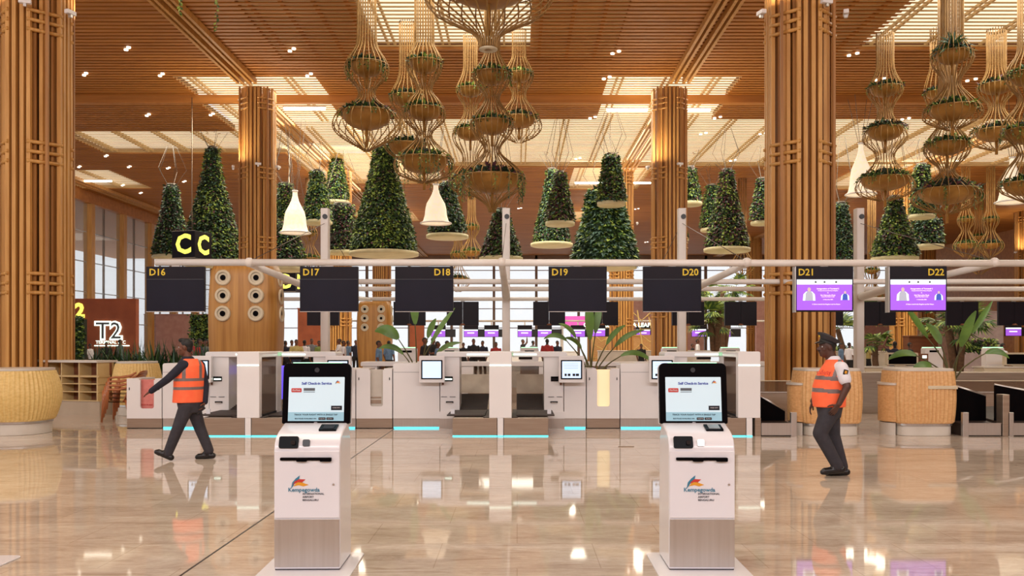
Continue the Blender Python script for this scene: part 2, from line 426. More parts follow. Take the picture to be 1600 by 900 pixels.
names={(0,0):'near timber bamboo column at the left edge beside the wicker counter',(0,1):'near timber bamboo column rising behind the officer in the peaked cap',
(1,0):'slender bamboo column left of centre beside the wooden port tower',(1,1):'slender bamboo column right of centre behind the D20 sign',
(2,0):'far bamboo column just right of the white gantry post behind D17',(2,1):'far bamboo column behind the D19 sign',(2,2):'far bamboo column behind the D22 sign',
(3,0):'distant bamboo column above the smaller port tower',(3,1):'distant bamboo column left of the one behind D19',(3,3):'distant bamboo column at the right edge of the hall',
(3,2):'distant bamboo column hidden behind the officer\'s near column',(4,2):'distant bamboo column between D20 and D21',(4,3):'distant bamboo column right of the D22 sign'}
CX=(-11.35,6.65,24.65,42.65); CY=(21.1,39.2,57.2,75.2,93.2)
first=None
for (r,c),lb in names.items():
    loc=(CX[c],CY[r],0)
    if first is None:
        first=thing('bamboo_column',lb,'column',loc,0,'bamboo columns holding the roof')
        pm.build('posts',M_post,first); cm.build('core_boards',M_core,first); tm.build('tie_bars',M_post,first,fix=True)
    else: dup(first,loc,0,lb)

# hall behind and above the camera: same ceiling carried on, entrance wall, right wall
rear=[(-5.4,0.5,4,13),(13.2,22.5,4,13),(-24,-17,4,13)]
q=MB(); ys=[-12,4,13,17]; xs=[X0,-24,-17,-5.4,.5,13.2,22.5,X1]
for i in range(len(xs)-1):
    for j in range(3):
        cx=(xs[i]+xs[i+1])/2; cy=(ys[j]+ys[j+1])/2
        if not any(h[0]<cx<h[1] and h[2]<cy<h[3] for h in rear): q.box(xs[i],xs[i+1],ys[j],ys[j+1],CZ,CZ+.3)
struct(q.build('ceiling_rear',M_panel))
for k,h in enumerate(rear): struct(MB().box(h[0],h[1],h[2],h[3],CZ+.5,CZ+.55).build('window_%d'%(30+k),M_sky))
q=MB().box(X0,X1,-12.4,-12,0,CZ)
for i in range(17):
    x=X0+i*(X1-X0)/16; q.box(x-.35,x+.35,-12,-11.8,0,CZ)
struct(q.build('wall_front',M_panel))
struct(MB().box(X1,X1+.3,-12,112,0,CZ).build('wall_right',M_panel))

# upward floodlights clamped to the columns at tie bar height
first=None
for (r,c) in names:
    x,y_=CX[c],CY[r]
    if r>3: continue
    for k,(dx,dy) in enumerate(((-.98,-.3),(.98,-.3),(.3,-.98),(-.3,.98))):
        lb='small white floodlight clamped to a bamboo column at tie bar height'
        if first is None:
            first=thing('column_floodlight',lb,'floodlight',(x+dx,y_+dy,9.3),0,'floodlights on the columns')
            MB().box(-.13,.13,-.06,.06,-.05,.05).build('housing',M_white,first,bevel=.015)
            MB().box(-.03,.03,-.04,.04,-.12,-.05).build('bracket',M_steel,first)
        else: dup(first,(x+dx,y_+dy,9.3),math.atan2(dy,dx)+PI/2)
    for dx,dy in ((-1.0,-1.0),(1.0,1.0)):
        l=bpy.data.lights.new('column_uplight','AREA'); l.shape='SQUARE'; l.size=.5; l.energy=UPW; l.color=(1,.86,.66)
        o=bpy.data.objects.new('column_uplight',l); C.objects.link(o); o.location=(x+dx,y_+dy,9.45); o.rotation_euler=(PI,0,0)
# ================================================================= self check-in kiosks (foreground)
def make_kiosk(label,loc,rz=0):
    t=thing('check_in_kiosk',label,'kiosk',loc,rz,'self check-in kiosks')
    W=.232
    MB().prism(rrect(-.325,.325,-.45,.54,.05,4),'z',0,.012).build('base_plate',M_kiosk,t,bevel=.003)
    # lower body with side profile
    prof=[(0,.018),(0,.80),(0,.857),(0.012,.90),(.05,.945),(.12,.975),(.30,1.02),(.36,1.02),(.44,.90),(.47,.30),(.47,.018)]
    MB().prism([(y,z) for y,z in prof],'x',-W,W).build('body',M_kiosk,t,bevel=.012,seg=3)
    MB().box(-W+.006,W-.006,.01,.46,.012,.03).build('plinth',M_dark,t)
    MB().box(-W+.004,W-.004,-.008,.0,.035,.372).build('lower_panel',M_steel,t,bevel=.003)
    MB().box(-W+.004,W-.004,-.009,.0,.380,.850).build('door_panel',M_kiosk,t,bevel=.004)
    MB().lathe([(.008,-.003),(.008,.003)],(0,0,0),12).build('lock',M_steel,t,loc=(W-.045,-.012,.615)).rotation_euler=(PI/2,0,0)
    # printer slot
    s=MB(); s.prism(rrect(-.185,.175,.785,.806,.008,3),'y',-.022,-.008); s.prism(rrect(-.07,.005,.778,.806,.006,3),'y',-.034,-.008); s.prism(rrect(.095,.175,.778,.806,.006,3),'y',-.034,-.008)
    s.build('printer_slot',M_black,t,bevel=.002)
    # document reader on the sloping nose
    def nose(name,x0,x1,y0,z0,y1,z1,off,m,r=.012):
        a=Vector((0,y0,z0)); b=Vector((0,y1,z1)); u=(b-a); Ln=u.length; u.normalize(); n=Vector((0,-u.z,u.y))
        if n.z<0 and abs(n.z)>abs(n.y): n=-n
        q=MB(); out=rrect(x0,x1,0,Ln,r,4); vs=[]
        for o_ in (-.006,off):
            for xx,tt in out: vs.append(a+u*tt+Vector((xx,0,0))+n*o_)
        k=len(out); fs=[(j,(j+1)%k,k+(j+1)%k,k+j) for j in range(k)]+[tuple(range(k)),tuple(k+j for j in range(k))]
        q.add(vs,fs); return q.build(name,m,t)
    nose('document_reader',-.198,-.062,.001,.868,.030,.948,.012,M_black)
    MB().prism(rrect(-.11,-.08,.895,.925,.008,3),'y',-.014,.0).build('reader_window',M_dark,t)
    nose('barcode_window',-.032,.018,.004,.882,.018,.928,.008,M_steel if 'right' in label else M_dark,.01)
    nose('card_terminal',.055,.18,.125,.979,.245,1.007,.010,M_black,.006)
    nose('terminal_screen',.08,.16,.142,.993,.232,1.014,.003,M_steel if 'right' in label else M_sign,.004)
    # screen head, leaning back
    h=thing('tmp','x','x'); 
    for k_ in ('label','category'): del h[k_]
    h.name='screen_head'; h.parent=t; h.location=(0,.30,1.015); h.rotation_euler=(-.13,0,0)
    MB().prism(rrect(-.25,.25,0,.45,.04,6,(0.3,0.3,1,1)),'y',0,.05).build('screen_bezel',M_black,h,bevel=.006)
    MB().prism(rrect(-.252,.252,-.002,.452,.04,6,(0.3,0.3,1,1)),'y',.05,.075).build('screen_back',M_kiosk,h,bevel=.004)
    MB().box(-.18,.18,.004,.04,.450,.455).build('status_light',M_green,h)
    MB().prism(rrect(-.205,.205,.02,.345,.004,2),'y',-.003,.001).build('screen',M_scrk,h)
    MB().box(-.205,.205,-.0045,-.003,.02,.085).build('screen_banner',M_scrband,h)
    MB().lathe([(.018,0),(.018,.006)],(0,0,0),16).build('camera_lens',M_dark,h,loc=(0,.001,.397)).rotation_euler=(PI/2,0,0)
    text('title','Self Check-in Service',.026,(0,-.005,.297),M_blue,h,bold=.02)
    MB().prism(rrect(-.185,-.11,.232,.262,.006,3),'y',-.006,-.003).build('airline_badge',M_red,h)
    text('badge_text','AirAsia',.02,(-.1475,-.008,.247),M_kiosk,h)
    MB().box(-.095,-.012,-.005,-.003,.243,.263).build('airline_logo',M_grey,h); MB().box(-.095,-.012,-.005,-.003,.232,.235).build('logo_rule',M_dark,h)
    MB().box(.11,.19,-.005,-.003,.100,.132).build('button',M_sign,h); text('button_text','MORE INFO',.011,(.15,-.007,.116),M_kiosk,h)
    text('banner_text','TRACK YOUR FLIGHT WITH A SINGLE TAP',.0165,(0,-.006,.066),M_sign,h)
    text('banner_line','BLR PULSE AVAILABLE ON',.0135,(-.075,-.006,.037),M_sign,h)
    MB().prism(rrect(.02,.072,.028,.046,.003,2),'y',-.007,-.004).build('store_badge',M_dark,h)
    MB().prism(rrect(.078,.13,.028,.046,.003,2),'y',-.007,-.004).build('store_badge',M_dark,h)
    text('store_text','Google Play',.0085,(.046,-.008,.037),M_kiosk,h); text('store_text','App Store',.0085,(.104,-.008,.037),M_kiosk,h)
    text('maker_name','SITA',.012,(0,-.003,.008),M_kiosk,h)
    def flame(par,x,y,z,s):
        for nm,m_,pts in (('logo_wing',M_teal,[(-.5,-.35),(-.42,.05),(-.2,.3),(.06,.5),(.02,.28),(-.22,.08),(-.36,-.18)]),
                          ('logo_flame',M_red,[(-.42,-.12),(-.25,.14),(0,.26),(.42,.24),(.2,.04),(-.02,.08),(-.25,-.02)]),
                          ('logo_flame',M_amber,[(-.36,-.2),(-.15,.04),(.12,.08),(.38,-.02),(.62,-.1),(.3,-.2),(0,-.12)])):
            MB().prism([(x+a*s,z+b*s) for a,b in pts],'y',y-.002,y).build(nm,m_,par)
    flame(t,-.055,-.010,.625,.11)
    flame(h,.155,-.004,.305,.035)
    text('logo_name','Kempegowda',.040,(-.02,-.011,.578),M_teal,t,bold=.01)
    for k,s_ in enumerate(('INTERNATIONAL','AIRPORT','BENGALURU')):
        text('logo_line',s_,.0195,(-.03,-.011,.550-k*.022),M_grey,t,align='LEFT')
    return t
# screen_head is a holder: fold its pieces so the depth stays thing > part > sub-part
make_kiosk('white self check-in kiosk on the left with a dark card reader window',(-1.477,6.30,0),.02)
make_kiosk('white self check-in kiosk on the right with a shining card reader window',(1.30,6.30,0),-.01)
# ================================================================= bag drop row
YF=15.55
def make_lane(xc,sg,label,scr_label=None):
    t=thing('bag_drop_machine',label,'bag drop',(xc,YF,0),0,'self bag drop machines')
    X=lambda a,b:(sg*a,sg*b) if sg>0 else (sg*b,sg*a)
    def bx(nm,a,b,y0,y1,z0,z1,m,bev=0): 
        x0,x1=X(a,b); return MB().box(x0,x1,y0,y1,z0,z1).build(nm,m,t,bevel=bev)
    bx('steel_plinth',.06,.83,.0,1.45,.02,.32,M_bronze,.004)
    bx('plinth_light',.06,.83,-.006,.01,.0,.018,M_cyan)
    bx('belt_side',.20,.30,.03,1.9,.32,.335,M_rubber)
    # belt: ribbed, rising at the back
    q=MB(); x0,x1=X(.28,.95)
    n=26
    for k in range(n):
        y0=.25+k*.1; z=.335+max(0,(k-12))*.018
        q.box(x0,x1,y0,y0+.085,z,z+.02)
    q.build('belt',M_rubber,t)
    MB().add([(x0,2.85,.60),(x1,2.85,.60),(x1,3.05,.98),(x0,3.05,.98),(x0,3.05,.60),(x1,3.05,.60)],[(0,1,2,3),(0,3,4),(1,2,5),(0,1,5,4),(3,2,5,4)]).build('back_plate',mat('scuffed_steel',rgb(128,116,108),.4,metal=.8,var=rgb(108,97,90),scale=3),t)
    # printer tower
    x0,x1=X(.80,1.17)
    MB().prism(rrect(x0,x1,.32,1.455,.03,4,(0,0,1,0) if sg>0 else (0,0,0,1)),'y',1.45,2.05).build('tower',M_white,t,bevel=.008)
    bx('tower_plinth',.83,1.19,1.45,2.0,.0,.19,M_steel)
    bx('tower_front',.83,1.19,1.44,1.50,.19,.325,M_white)
    # overhead beam
    x0,x1=X(.20,1.24)
    MB().prism(rrect(x0,x1,1.36,1.46,.05,5,(0,0,1,0) if sg>0 else (0,0,0,1)),'y',1.42,2.1).build('overhead_beam',M_white,t,bevel=.01)
    bx('beam_light',.22,.66,1.412,1.42,1.395,1.42,M_ledw)
    bx('camera_bar',.32,.58,1.6,1.7,1.31,1.36,M_dark,.004)
    bx('scanner_slot',.93,1.09,1.435,1.45,.90,.99,M_black)
    bx('scanner_glass',.945,1.075,1.43,1.436,.925,.955,M_ledw if sg<0 else M_sign)
    for a in (.88,1.04): bx('tray_line',a,a+.11,1.438,1.45,.60,.61,M_grey)
    bx('receipt_slot',.92,1.06,1.432,1.45,.49,.52,M_dark); bx('receipt_lip',.94,1.04,1.428,1.434,.485,.497,M_steel)
    bx('reader_button',1.10,1.135,1.43,1.45,.83,.88,M_brown,.006)
    bx('label_tag',.83,.90,.5,.52,.335,.44,M_kiosk)
    # arm mounted screen
    x0,x1=X(1.07,1.55)
    hs=MB().prism(rrect(x0,x1,.88,1.385,.025,4),'y',1.26,1.36).build('screen_housing',M_white,t,bevel=.008)
    x0,x1=X(1.11,1.51)
    MB().prism(rrect(x0,x1,.945,1.305,.008,2),'y',1.252,1.262).build('screen_bezel',M_black,hs)
    sc_=MB().box(x0+.025,x1-.025,1.248,1.252,.968,1.282).build('screen',M_scr,hs)
    if not label.startswith('bag drop lane with a plain'):
        for k in range(4): MB().box(x0+.06,x1-.08,1.2465,1.248,1.15+k*.03,1.153+k*.03).build('screen_line',M_grey,hs)
        for a,b in ((.07,.11),(.13,.18),(.22,.27),(.28,.34)): MB().box(x0+a,x0+b,1.246,1.248,1.005,1.05).build('screen_icon',M_dark,hs)
    return t
def make_pylon(xc,label,stop=False):
    t=thing('lane_pylon',label,'pylon',(xc,YF,0),0,'white lane pylons of the bag drop row')
    MB().prism(rrect(-.195,.195,.32,1.475,.035,4,(0,0,1,1)),'y',0,.16).build('front_panel',M_white,t,bevel=.01)
    MB().prism(rrect(-.195,.195,1.37,1.47,.03,4,(0,0,1,1)),'y',.16,1.6).build('top_beam',M_white,t,bevel=.006)
    MB().box(-.19,.19,1.15,1.5,.32,1.37).build('rear_post',M_white,t,bevel=.01)
    MB().box(-.19,.19,.16,1.15,.32,.37).build('sill',M_dark,t)
    for sx in (-1,1): MB().box(sx*.175-.004,sx*.175+.004,.16,1.15,.37,1.37).build('side_glass',M_tint,t)
    MB().box(-.19,.19,-.008,.0,1.225,1.245).build('strip_light',M_ledw,t)
    MB().box(-.05,.05,-.012,1.2,.0,.32).build('foot',M_white,t,bevel=.004)
    MB().box(-.05,.05,-.016,-.006,.0,.02).build('foot_light',M_cyan,t)
    MB().box(-.20,.20,1.2,1.62,1.385,1.45).build('status_glow',mat('status_green_panel',rgb(170,220,180),0.4,emit=.35,emcol=rgb(150,230,170),var=rgb(160,214,172),scale=2),t)
    return t
PCX=(-4.67,-.29,4.03)
make_lane(PCX[0],-1,'bag drop lane behind the man with the outstretched arm')
make_lane(PCX[0],1,'bag drop lane half hidden behind the left check-in kiosk')
make_lane(PCX[1],-1,'bag drop lane with a plain pale blue screen, left of the middle pylon')
make_lane(PCX[1],1,'bag drop lane with a listed screen right of the middle pylon')
make_lane(PCX[2],-1,'bag drop lane half hidden behind the right check-in kiosk')
make_pylon(PCX[0],'white pylon between the walking man and the left kiosk')
make_pylon(PCX[1],'middle white pylon below and between signs D18 and D19')
make_pylon(PCX[2],'white pylon just right of the right check-in kiosk')
MB_=MB
tag(MB().box(PCX[2]+.10,PCX[2]+.20,YF,YF+1.4,0,.32).build('steel_post',M_bronze),'short steel block at the foot of the rightmost pylon','post')
def cab(name,xa,xb,z1,label,slot=None,strip=True,panel=None,lefts=0):
    t=thing(name,label,'cabinet',((xa+xb)/2,YF+1.47,0),0,'white cabinets of the bag drop row')
    w=(xb-xa)/2-.004
    if slot:
        s0,s1,sz=slot; s0-=(xa+xb)/2; s1-=(xa+xb)/2
        out=[(-w,.19),(w,.19),(w,z1-.05),(w-.03,z1-.01),(s1+.05,z1-.03),(s1+.01,z1-.09),(s1,sz+.05),(s1-.03,sz+.01),(s0+.03,sz+.01),(s0,sz+.05),(s0-.01,z1-.09),(s0-.05,z1-.03),(-w+.03,z1-.01),(-w,z1-.05)]
        # concave: three prisms
        q=MB(); q.box(-w,s0,0,.04,.19,z1-.03); q.box(s1,w,0,.04,.19,z1-.03); q.box(s0,s1,0,.04,.19,sz)
        q.prism([(s0,sz),(s0+.035,sz),(s0+.01,sz+.012),(s0,sz+.04)],'y',0,.04); q.prism([(s1,sz),(s1,sz+.04),(s1-.01,sz+.012),(s1-.035,sz)],'y',0,.04)
        q.box(-w,-w+.03,.04,.75,.19,z1-.03); q.box(w-.03,w,.04,.75,.19,z1-.03)
        q.box(-w,s0-.02,.0,.75,z1-.03,z1); q.box(s1+.02,w,.0,.75,z1-.03,z1)
        q.build('shell',M_white,t)
        bp=MB().box(s0-.02,s1+.02,.09,.11,.25,z1-.02).build('niche_back',panel or M_white,t)
        for x in (-w+.05,w-.05): MB().box(x-.008,x+.008,-.006,0,z1-.22,z1-.17).build('latch',M_dark,t)
    else:
        MB().prism(rrect(-w,w,.19,z1,.04,5,(0,0,1,1)),'y',0,.75).build('shell',M_white,t,bevel=.006)
        MB().box(-w+.01,w-.01,-.004,0,1.068,1.072).build('panel_joint',M_grey,t) if z1>1.2 else None
    MB().box(-w,w,.02,.72,.01,.19).build('plinth',M_steel if strip else M_bronze,t)
    if strip: MB().box(-w+.01,w-.01,.01,.022,.0,.03).build('plinth_light',M_cyan,t)
    else: MB().box(-w,w,.015,.03,0,.012).build('plinth_painted_shadow',M_black,t)  # solid black strip painted in as the shadow line under the plinth
    return t
for k,xc in enumerate(PCX):
    nm=('the walking man','the left kiosk and the pale screen','the potted plant and the right kiosk')[k]
    cab('tall_cabinet',xc-2.07,xc-1.18,1.24,'tall white cabinet with rounded top between '+nm if k else 'tall white cabinet with rounded top behind the walking man')
cab('low_cabinet',PCX[1]+1.18,PCX[1]+1.60,1.14,'low narrow white cabinet under the screen, right of the middle pylon')
cab('low_cabinet',PCX[0]+1.18,PCX[0]+1.60,1.14,'low narrow white cabinet under the screen, right of the left kiosk')
nc=cab('niche_cabinet',PCX[1]+1.61,PCX[2]-2.08,1.14,'white cabinet with an illuminated cream niche below the potted plant',(1.52,1.76,.42),False,mat('niche_cream_glow',rgb(250,232,190),0.5,emit=.45,emcol=rgb(255,230,180),var=rgb(244,226,184),scale=2))
nd=cab('niche_cabinet',PCX[0]+1.61,PCX[1]-2.08,1.14,'white cabinet with an open slot left of the pale blue screen cabinet',(-2.79,-2.55,.42),False,M_stone)
ne=cab('niche_cabinet',-7.42,PCX[0]-2.08,.95,'end cabinet with a pink sheet in its niche behind the man\'s hand',(-7.16,-6.90,.38),False,M_pink)
w=MB(); w.box(-.1,.12,.08,.1,.47,.54); w.box(-.1,.12,.08,.1,.57,.60); w.build('slot_handle',M_bronze,nd)
text('sheet_writing','Not in use',.05,(.02,.08,.45),M_red,ne)
# ================================================================= gantry with counter signs
GZ=3.04; GX=(-4.71,-.27,4.04,8.39)
t=tag(MB().tube([(-6.35,15.75,GZ),(13,15.75,GZ-.02)],.062,12).build('front_rail',M_tube),'long white tube carrying the numbered signs, nearest of the four rails','rail')
for k,(yy,lb) in enumerate(((20.6,'white tube just in front of the gantry posts, behind the signs'),(23.3,'white tube just behind the gantry posts'),(28.5,'rearmost white tube carrying the blank back screens'))):
    tag(MB().tube([(-5.6 if k<2 else -8.6,yy,GZ),(26,yy,GZ)],.06,10).build('cross_rail',M_tube),lb,'rail')
for k,x in enumerate(GX):
    t=thing('gantry_post',('white gantry post rising behind sign D17','white gantry post between signs D18 and D19','white gantry post behind the right edge of sign D20','white gantry post between signs D21 and D22')[k],'post',(x,22,0),0,'white gantry posts')
    MB().prism(rrect(-.095,.095,-.12,.12,.02,2),'z',0,4.93).build('shaft',M_tube,t,bevel=.01)
    for z in (4.72,2.78):
        q=MB().lathe([(.06,-.02),(.06,.02)],(0,0,0),16).build('pivot_bolt',M_dark,t,loc=(.02,-.135,z)); q.rotation_euler=(PI/2,0,0)
    MB().tube([(0,-.2,2.76),(0,-2.5,2.9),(0,-6.25,GZ-.02)],[.10,.075,.06],10).build('front_arm',M_tube,t)
    MB().tube([(0,.2,2.76),(0,2.5,2.9),(0,6.5,GZ-.02)],[.10,.075,.06],10).build('rear_arm',M_tube,t)
    MB().ell((0,-6.25,GZ-.0),(.085,.085,.085)).build('rail_node',M_tube,t)
    MB().tube([(0,-.12,4.55),(0,-6.2,GZ+.03)],.008,5).build('stay_cable',M_cable,t)
    MB().tube([(0,.12,4.55),(0,6.4,GZ+.03)],.008,5).build('stay_cable',M_cable,t)
def event_screen(par,w,z0,z1,y,s=1):
    """purple event screen: white header, two plain waistcoated figures, blurred lines of writing"""
    MB().box(-w,w,y-.004,y,z0,z1).build('screen',M_purple,par)
    hz=z1-(z1-z0)*.16
    MB().box(-w,w,y-.006,y-.004,hz,z1).build('screen_header',M_scrwhite,par)
    if s<.5: return
    for a in (-.16,.21,.0): MB().lathe([(.018,-.001),(.018,.001)],(0,0,0),12).build('header_emblem',M_grey,par,loc=(a*w*2,y-.007,(hz+z1)/2)).rotation_euler=(PI/2,0,0)
    for cx,k,m_ in ((-.27,1.0,mat('print_grey_vest',rgb(176,180,196),.4,emit=.5,emcol=rgb(170,176,196),var=rgb(170,174,190),scale=3)),(.36,.68,mat('print_blue_vest',rgb(60,90,190),.4,emit=.5,emcol=rgb(50,80,190),var=rgb(56,86,184),scale=3))):
        x=cx; zb=z0+(z1-z0)*.31 if k==1 else z0+(z1-z0)*.33
        MB().prism([(x-.11*k,zb),(x+.11*k,zb),(x+.10*k,zb+.11*k),(x+.05*k,zb+.16*k),(x-.05*k,zb+.16*k),(x-.10*k,zb+.11*k)],'y',y-.008,y-.006).build('poster_sleeves',M_scrwhite,par)
        MB().prism([(x-.07*k,zb),(x+.07*k,zb),(x+.06*k,zb+.13*k),(x+.03*k,zb+.165*k),(x-.03*k,zb+.165*k),(x-.06*k,zb+.13*k)],'y',y-.010,y-.008).build('poster_waistcoat',m_,par)
        MB().lathe([(.030*k,-.001),(.030*k,.001)],(0,0,0),14,sy=1.25).build('poster_head',mat('print_skin',rgb(214,190,190),.4,emit=.4,emcol=rgb(214,190,190),var=rgb(206,182,182),scale=3),par,loc=(x,y-.009,zb+.195*k)).rotation_euler=(PI/2,0,0)
    zz=z1-(z1-z0)*.30
    for s_,dz,sz in (('Inauguration of Terminal 2',0,.036),('Kempegowda International Airport Bengaluru',-.034,.019),('by',-.07,.022),('Shri Narendra Modi',-.115,.032),("Hon'ble Prime Minister of India",-.142,.018),('11 November 2022',-.19,.022)):
        text('screen_writing',s_,sz,(.06,y-.007,zz+dz),M_scrtext,par)
    text('screen_motto','A Salute towards the Kingdom and the Nation',.026,(.03,y-.007,z0+(z1-z0)*.19),M_scrtext,par)
def sign(name,x,label,on,left):
    t=thing('counter_sign',label,'sign',(x,15.75,0),0,'numbered counter signs hanging from the front rail')
    MB().box(-.51,.51,-.03,.05,2.17,2.965).build('housing',M_sign,t,bevel=.004)
    MB().box(-.50,.50,-.036,-.03,2.74,2.745).build('seam',M_grey,t)
    if on:
        q=MB().box(-.515,-.50,-.04,.12,2.16,2.965).build('side_frame',M_steel,t)
        event_screen(t,.485,2.20,2.735,-.036)
    else:
        MB().box(-.5,.5,-.034,-.03,2.185,2.735).build('screen',M_screenoff,t)
        MB().box(-.51,.51,-.038,-.03,2.168,2.178).build('lower_trim',M_steel,t)
    text('number',name,.165,((-.46 if left else .46),-.036,2.86),M_yel,t,align='LEFT' if left else 'RIGHT',bold=.018)
    MB().box(-.07,.07,-.02,.02,2.96,2.985).build('rail_bracket',M_tube,t)
    return t
for nm,px,on,left,lb in (('D16',275,0,1,'black counter sign reading D16 with its screen dark'),('D17',514.5,0,1,'black counter sign reading D17 with its screen dark'),('D18',663,0,0,'black counter sign reading D18 with its screen dark'),
      ('D19',902.5,0,1,'black counter sign reading D19 with its screen dark'),('D20',1050,0,0,'black counter sign reading D20 with its screen dark'),('D21',1287,1,1,'counter sign reading D21 with a lit purple screen'),('D22',1433,1,0,'counter sign reading D22 with a lit purple screen')):
    sign(nm,(px-VX)*15.75/F,lb,on,left)
# rear blank screens on the rear rail
rs=None
for px,lb in ((505,'blank back screen peeping out below sign D17'),(640,'blank back screen behind the lower edge of sign D18'),(723,'blank back screen just right of sign D18'),(858,'blank back screen just left of sign D19'),
              (941,'blank back screen peeping out right of sign D19'),(1075,'blank back screen below sign D20'),(1157,'blank back screen right of sign D20 in front of the palms'),(1292,'blank back screen behind sign D21'),
              (1374,'blank back screen between signs D21 and D22'),(1503,'blank back screen just right of sign D22'),(1584,'blank back screen at the right edge of the photo')):
    x=(px-VX)*28.6/F
    if rs is None:
        rs=thing('back_screen',lb,'screen',(x,28.6,0),0,'blank screens on the rear rail')
        MB().box(-.51,-.005,-.04,.05,2.2,2.96).build('panel',M_sign,rs,bevel=.004); MB().box(.005,.51,-.04,.05,2.2,2.96).build('panel',M_sign,rs,bevel=.004)
        MB().lathe([(.09,0),(.05,.05)],(0,-.05,2.21),14).build('dome_camera',M_brown,rs); MB().box(-.06,.06,-.02,.02,2.95,2.98).build('rail_bracket',M_tube,rs)
    else: dup(rs,(x,28.6,0),0,lb)
# ================================================================= wicker counters
def wicker(name,label,x,y,rx,ry,z0,z1,m,bulge,n=4.0,drum=False,wing=None,ledge=False,group='wicker service counters',rz=0,ribs=64):
    t=thing(name,label,'counter',(x,y,0),rz,group)
    q=MB(); K=ribs*4; J=14; vs=[]
    for j in range(J+1):
        u=j/J; z=z0+(z1-z0)*u; s=1+bulge*(math.sin(PI*(u*.86+.07))-.22)
        for i in range(K):
            a=2*PI*i/K; ca,sa=math.cos(a),math.sin(a)
            r=(abs(ca)**n+abs(sa)**n)**(-1/n)
            rib=(0.026 if i%4 in (1,2) else 0.0)
            vs.append(((rx*s*r+rib)*ca,(ry*s*r+rib)*sa,z))
    fs=[(j*K+i,j*K+(i+1)%K,(j+1)*K+(i+1)%K,(j+1)*K+i) for j in range(J) for i in range(K)]
    q.add(vs,fs,0,True); q.build('woven_body',m,t,fix=False)
    def ring(nm,z_,z2,s,mm,bev=.004):
        o=[]
        for i in range(72):
            a=2*PI*i/72; ca,sa=math.cos(a),math.sin(a); r=(abs(ca)**n+abs(sa)**n)**(-1/n); o.append((rx*s*r*ca,ry*s*r*sa))
        return MB().prism(o,'z',z_,z2).build(nm,mm,t,bevel=bev)
    se=1+bulge*(math.sin(PI*.07)-.22)
    ring('counter_top',z1,z1+.045,se*1.02,M_stone)
    ring('lower_hoop',z0-.02,z0+.005,se*1.01,m)
    ring('steel_band',z0-.06,z0-.02,se*.98,M_steel)
    ring('stone_base',0.0,z0-.06,se*.94,M_stone,.01)
    if wing:
        dx=wing
        w=thing('tmpw','x','x')
        bpy.data.objects.remove(w)
        q=MB(); K2=40
        for i in range(K2):
            a=PI/2+PI*i/K2; a2=PI/2+PI*(i+.6)/K2
            for aa in (a,):
                q.cbox((dx+.16*math.cos(aa),.28*math.sin(aa),(z0+.88)/2),(.02,.02,.88-z0))
        q.prism([(dx+.16*math.cos(PI/2+PI*i/16),.28*math.sin(PI/2+PI*i/16)) for i in range(17)],'z',z0,.88)
        q.build('woven_wing',m,t)
        MB().prism([(dx+.19*math.cos(PI/2+PI*i/16),.31*math.sin(PI/2+PI*i/16)) for i in range(17)],'z',.88,.92).build('wing_top',M_stone,t)
        MB().prism([(dx+.15*math.cos(PI/2+PI*i/16),.26*math.sin(PI/2+PI*i/16)) for i in range(17)],'z',0,z0-.02).build('wing_base',M_stone,t)
    if ledge:
        MB().prism(rrect(-.04,rx*.96,.82,.88,.028,5,(1,0,0,1)),'y',-ry*1.12,-ry*.9).build('bag_ledge',M_ring,t,bevel=.008)
    return t
wicker('wicker_counter','square woven wicker counter with a bag ledge below sign D22',7.17,16.05,.50,.45,.235,1.13,M_wick2,.07,5,wing=-.50,ledge=True,ribs=52)
wicker('wicker_counter','woven wicker counter behind the officer in the peaked cap',5.53,16.05,.50,.45,.235,1.13,M_wick2,.07,5,wing=-.50,ribs=52)
wicker('drum_counter','round drum-shaped wicker counter at the left edge of the photo',-9.06,16.2,.60,.60,.26,1.13,M_wick,.22,2.3,ribs=60)
wicker('drum_counter','smaller drum wicker counter at the end of the shelf unit, behind the chairs',-8.65,20.4,.42,.42,.26,1.17,M_wick,.22,2.3,ribs=44)
# curved shelf unit behind the left drum
t=thing('shelf_unit','low curved shelf unit with a pale top, behind the left wicker drum','shelf',(0,0,0))
P0=Vector((-11.6,21.2)); P1=Vector((-9.36,20.05))
def sp(u,off=0):   # gently curved plan
    p=P0.lerp(P1,u); n=-Vector((P1.y-P0.y,-(P1.x-P0.x))).normalized(); b=-.2*math.sin(PI*u); return p+n*(off+b)*(1)
def wall_strip(nm,u0,u1,off0,off1,z0,z1,m,k=10):
    pts=[sp(u0+(u1-u0)*i/k,off0) for i in range(k+1)]+[sp(u1-(u1-u0)*i/k,off1) for i in range(k+1)]
    return MB().prism([(p.x,p.y) for p in pts],'z',z0,z1).build(nm,m,t)
M_shelf=mat('shelf_tan',rgb(206,178,128),.5,var=rgb(190,160,110),scale=3)
wall_strip('top_board',0,1,-.05,.50,1.19,1.24,M_stone,16)
wall_strip('back_panel',0,1,.30,.34,.3,1.19,M_brown,16)
wall_strip('base',0,1,.02,.44,0,.32,mat('plinth_beige',rgb(178,158,136),.5,var=rgb(166,146,124),scale=2),16)
for z in (.32,.52,.70,.86): wall_strip('shelf',0,1,.0,.42,z,z+.02 if z<.8 else z+.04,M_shelf,16)
for u in (0.01,.2,.4,.6,.8,.985): wall_strip('divider',u-.006,u+.006,-.005,.42,.32,1.19,M_shelf,1)
t2=thing('shelf_unit','longer stretch of pale topped counter running off the left edge','counter',(0,0,0)); 
MB().box(-15.5,-11.75,21.2,21.9,1.16,1.21).build('top_board',M_stone,t2); MB().box(-15.4,-11.8,21.3,21.8,0,1.16).build('front',M_brown,t2)
